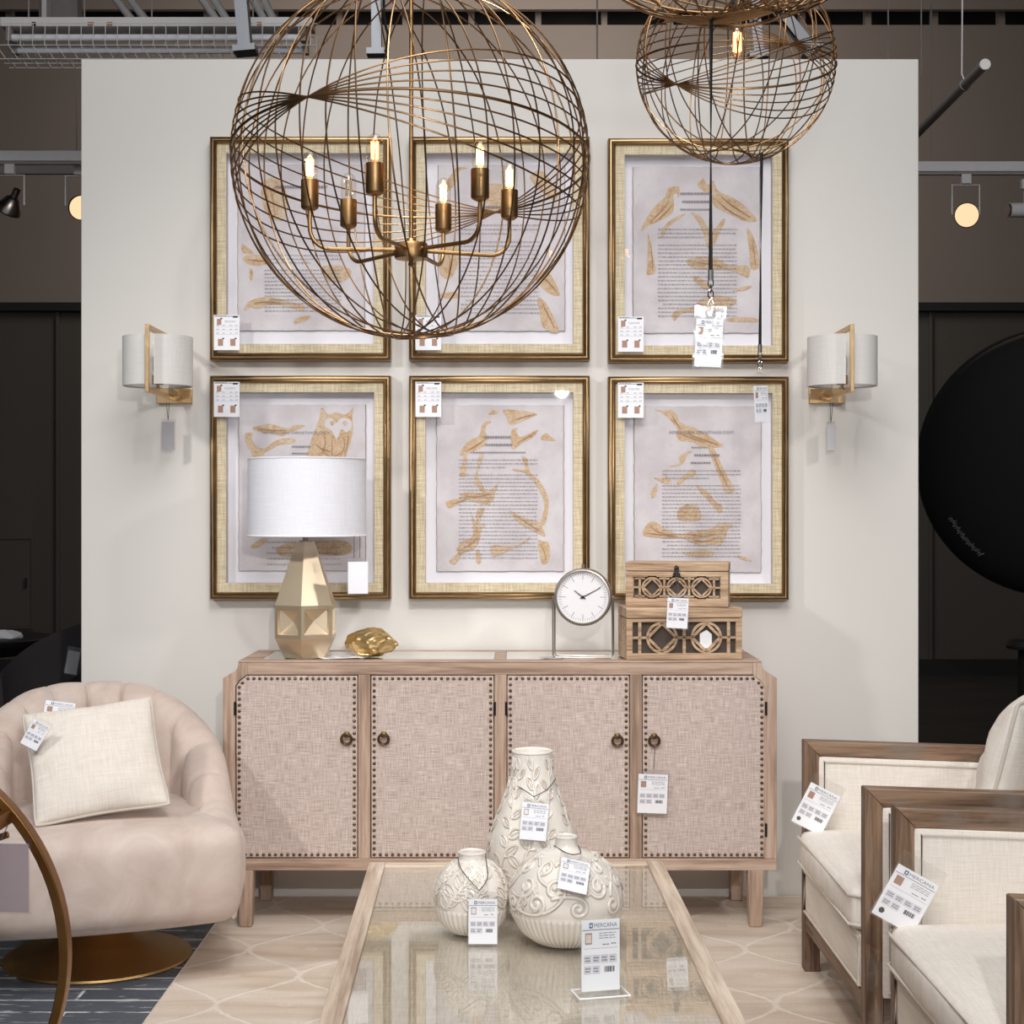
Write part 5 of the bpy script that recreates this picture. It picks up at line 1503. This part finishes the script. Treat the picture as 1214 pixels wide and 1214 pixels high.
# squiggle of illegible script on the lower left of the cloth
sq = []; 
for k in range(60):
    f = k/59; a = R(206+24*f); rr = .52+.012*math.sin(k*1.9)+.004*math.sin(k*.7)
    sq.append((rr*1.02*math.cos(a), -.26*math.sqrt(max(0,1-(rr/.6)**2))-.008, rr*math.sin(a)))
MB().tube(sq, .0028, 5).build('script', M['faint'], dm)
MB().cyl((0, .02, 0), (0, .05, -1.59), .016, 12).build('stand_pole', M['black'], dm)
m = MB()
for a in (0, 2.1, 4.2): m.cyl((0, .05, -1.2), (.45*math.cos(a), .05+.45*math.sin(a), -1.588), .011, 8)
m.build('stand_legs', M['black'], dm)
p = W(1226, 760, 6.6)
t = thing('pedestal_stand', 'black round-topped stand just in view at right, under the umbrella', 'stand', (p.x, 6.6, .002))
MB().lathe([(.11,.80),(.115,.81),(.115,p.z-.02),(.10,p.z)], 32).build('top', M['black'], t)
MB().lathe([(.20,0),(.19,.02),(.07,.10),(.065,.80)], 32).build('column', M['black'], t)

p = W(6, 755, 7.9)
t = thing('round_table', 'dark round table with a white napkin in the dim room at left', 'table', (p.x-.18, 7.9, .002))
zt = p.z-.002
MB().lathe([(.28,zt-.09),(.40,zt-.03),(.41,zt-.008),(.40,zt)], 48).build('table_top', M['black'], t)
MB().lathe([(.24,0),(.22,.02),(.06,.06),(.05,zt-.0905)], 32).build('pedestal', M['black'], t)
t2 = thing('napkin', 'crumpled white napkin on the dark round table', 'napkin', (W(6,752,7.8).x, 7.8, p.z+.001))
v, f = blob(.09, .07, .034, .016, 2, 18, 26, .6); MB().add(v, f).build('cloth', M['white'], t2)
p = W(78, 790, 7.2)
dc = thing('dining_chair', 'charcoal velvet dining chair half hidden behind the display wall at left', 'chair', (-2.07, 7.15, .002), (0,0,R(-35)))
vs = []; fs = []; n = 30; K = 12
for i in range(n+1):
    f = i/n; a = R(-35+250*f); g = abs(2*f-1)
    h = .88-.26*g**1.6; rx, ry = .27, .27
    for j in range(K):
        b = j/(K-1)
        if b < .5: d, z = -.02, .40+(h-.40)*(b/.46 if b < .46 else 1)
        else: d, z = .025, h-(h-.36)*((b-.5)/.5)
        lean = .09*max(0, z-.4)
        vs.append(((rx+d+lean)*math.cos(a), (ry+d+lean)*math.sin(a), z))
for i in range(n):
    for j in range(K-1): fs.append((i*K+j, i*K+j+1, (i+1)*K+j+1, (i+1)*K+j))
fs.append(tuple(range(K))); fs.append(tuple(n*K+j for j in range(K-1,-1,-1)))
MB().add(vs, fs).build('backrest', M['charcoal'], dc, sharp=70)
MB().rbox((0,-.02,.42), (.24,.25,.06), .05, 8, (0,0,.02)).build('seat', M['charcoal'], dc)
for sx in (-1, 1):
    for sy in (-1, 1): MB().cyl((sx*.16, sy*.16, .365), (sx*.2, sy*.2, 0), .018, 10, r1=.011).build('leg', M['black'], dc)
q = W(88, 772, 6.78)
tag('price tag hanging on the charcoal dining chair', .052, .10, q, (0, R(10), R(0)), style='blank', back='card_back', seed=97)

# ================================================================== light and camera
def area(name, loc, aim, size, power, col=(1,1,1), spread=180):
    l = bpy.data.lights.new(name, 'AREA'); l.energy = power; l.size = size; l.color = col; l.spread = R(spread)
    o = bpy.data.objects.new(name, l); COL.objects.link(o); o.location = loc
    o.rotation_euler = (Vector(aim)-Vector(loc)).to_track_quat('-Z', 'Y').to_euler(); o['kind'] = 'helper'; return o
def spotl(name, loc, aim, power, ang, blend=.6, r=.12, col=(1,.93,.86)):
    l = bpy.data.lights.new(name, 'SPOT'); l.energy = power; l.spot_size = R(ang); l.spot_blend = blend; l.shadow_soft_size = r; l.color = col
    o = bpy.data.objects.new(name, l); COL.objects.link(o); o.location = loc
    o.rotation_euler = (Vector(aim)-Vector(loc)).to_track_quat('-Z', 'Y').to_euler(); o['kind'] = 'helper'; return o
spotl('track_lamp_left', (-3.3, 2.2, 3.5), (-.25, 5.3, .8), 270, 50, 1.0, .16, (1,.985,.965))
spotl('track_lamp_right', (3.3, 2.2, 3.5), (.25, 5.3, .9), 170, 50, 1.0, .16, (1,.965,.945))
area('front_fill_light', (0, 1.2, 4.6), (0, 4.6, .6), 2.2, 95, (.97,.98,1))  # unseen area lamp high up, added as soft frontal fill
spotl('studio_light', (.36, -.2, 2.25), (.1, 4.6, .8), 210, 60, .9, .045, (1,.985,.97))
spotl('track_lamp_center', (.15, 1.7, 4.3), (-.1, 4.9, .55), 240, 38, 1.0, .12, (1,.98,.96))
area('ceiling_light_near', (.2, 3.0, 4.8), (.1, 3.6, 0), 2.0, 60, (1,.98,.96))
spotl('track_lamp_chairs', (-1.2, 1.2, 4.2), (.9, 4.2, .3), 130, 50, .8, .12)
area('ceiling_light_back', (0, 10.5, 5.6), (0, 13, 3.9), 3.0, 190, (1,.93,.86))
for x, y in ((W(1145, 247, 8.2).x, 8.05),): spotl('track_glow', (x, y-.1, 2.95), (x-.3, 5, 1.4), 14, 70, .7, .05, (1,.8,.6))
w = bpy.data.worlds.new('showroom'); bpy.context.scene.world = w; w.use_nodes = True
w.node_tree.nodes['Background'].inputs[0].default_value = (.90,.94,1,1); w.node_tree.nodes['Background'].inputs[1].default_value = .46
cam = bpy.data.cameras.new('camera'); co = bpy.data.objects.new('camera', cam); COL.objects.link(co)
cam.sensor_width = 36; cam.lens = F/1214*36; cam.clip_start = .05; cam.clip_end = 60
co.location = (0, 0, CAMZ); co.rotation_euler = (R(90), 0, 0)
sc = bpy.context.scene; sc.camera = co
sc.view_settings.view_transform = 'Standard'; sc.view_settings.look = 'None'; sc.view_settings.exposure = 0; sc.view_settings.gamma = 1
sc.view_settings.use_curve_mapping = False
sc.cycles.max_bounces = 10; sc.cycles.transparent_max_bounces = 24; sc.cycles.use_denoising = True
sc.cycles.sample_clamp_indirect = 6
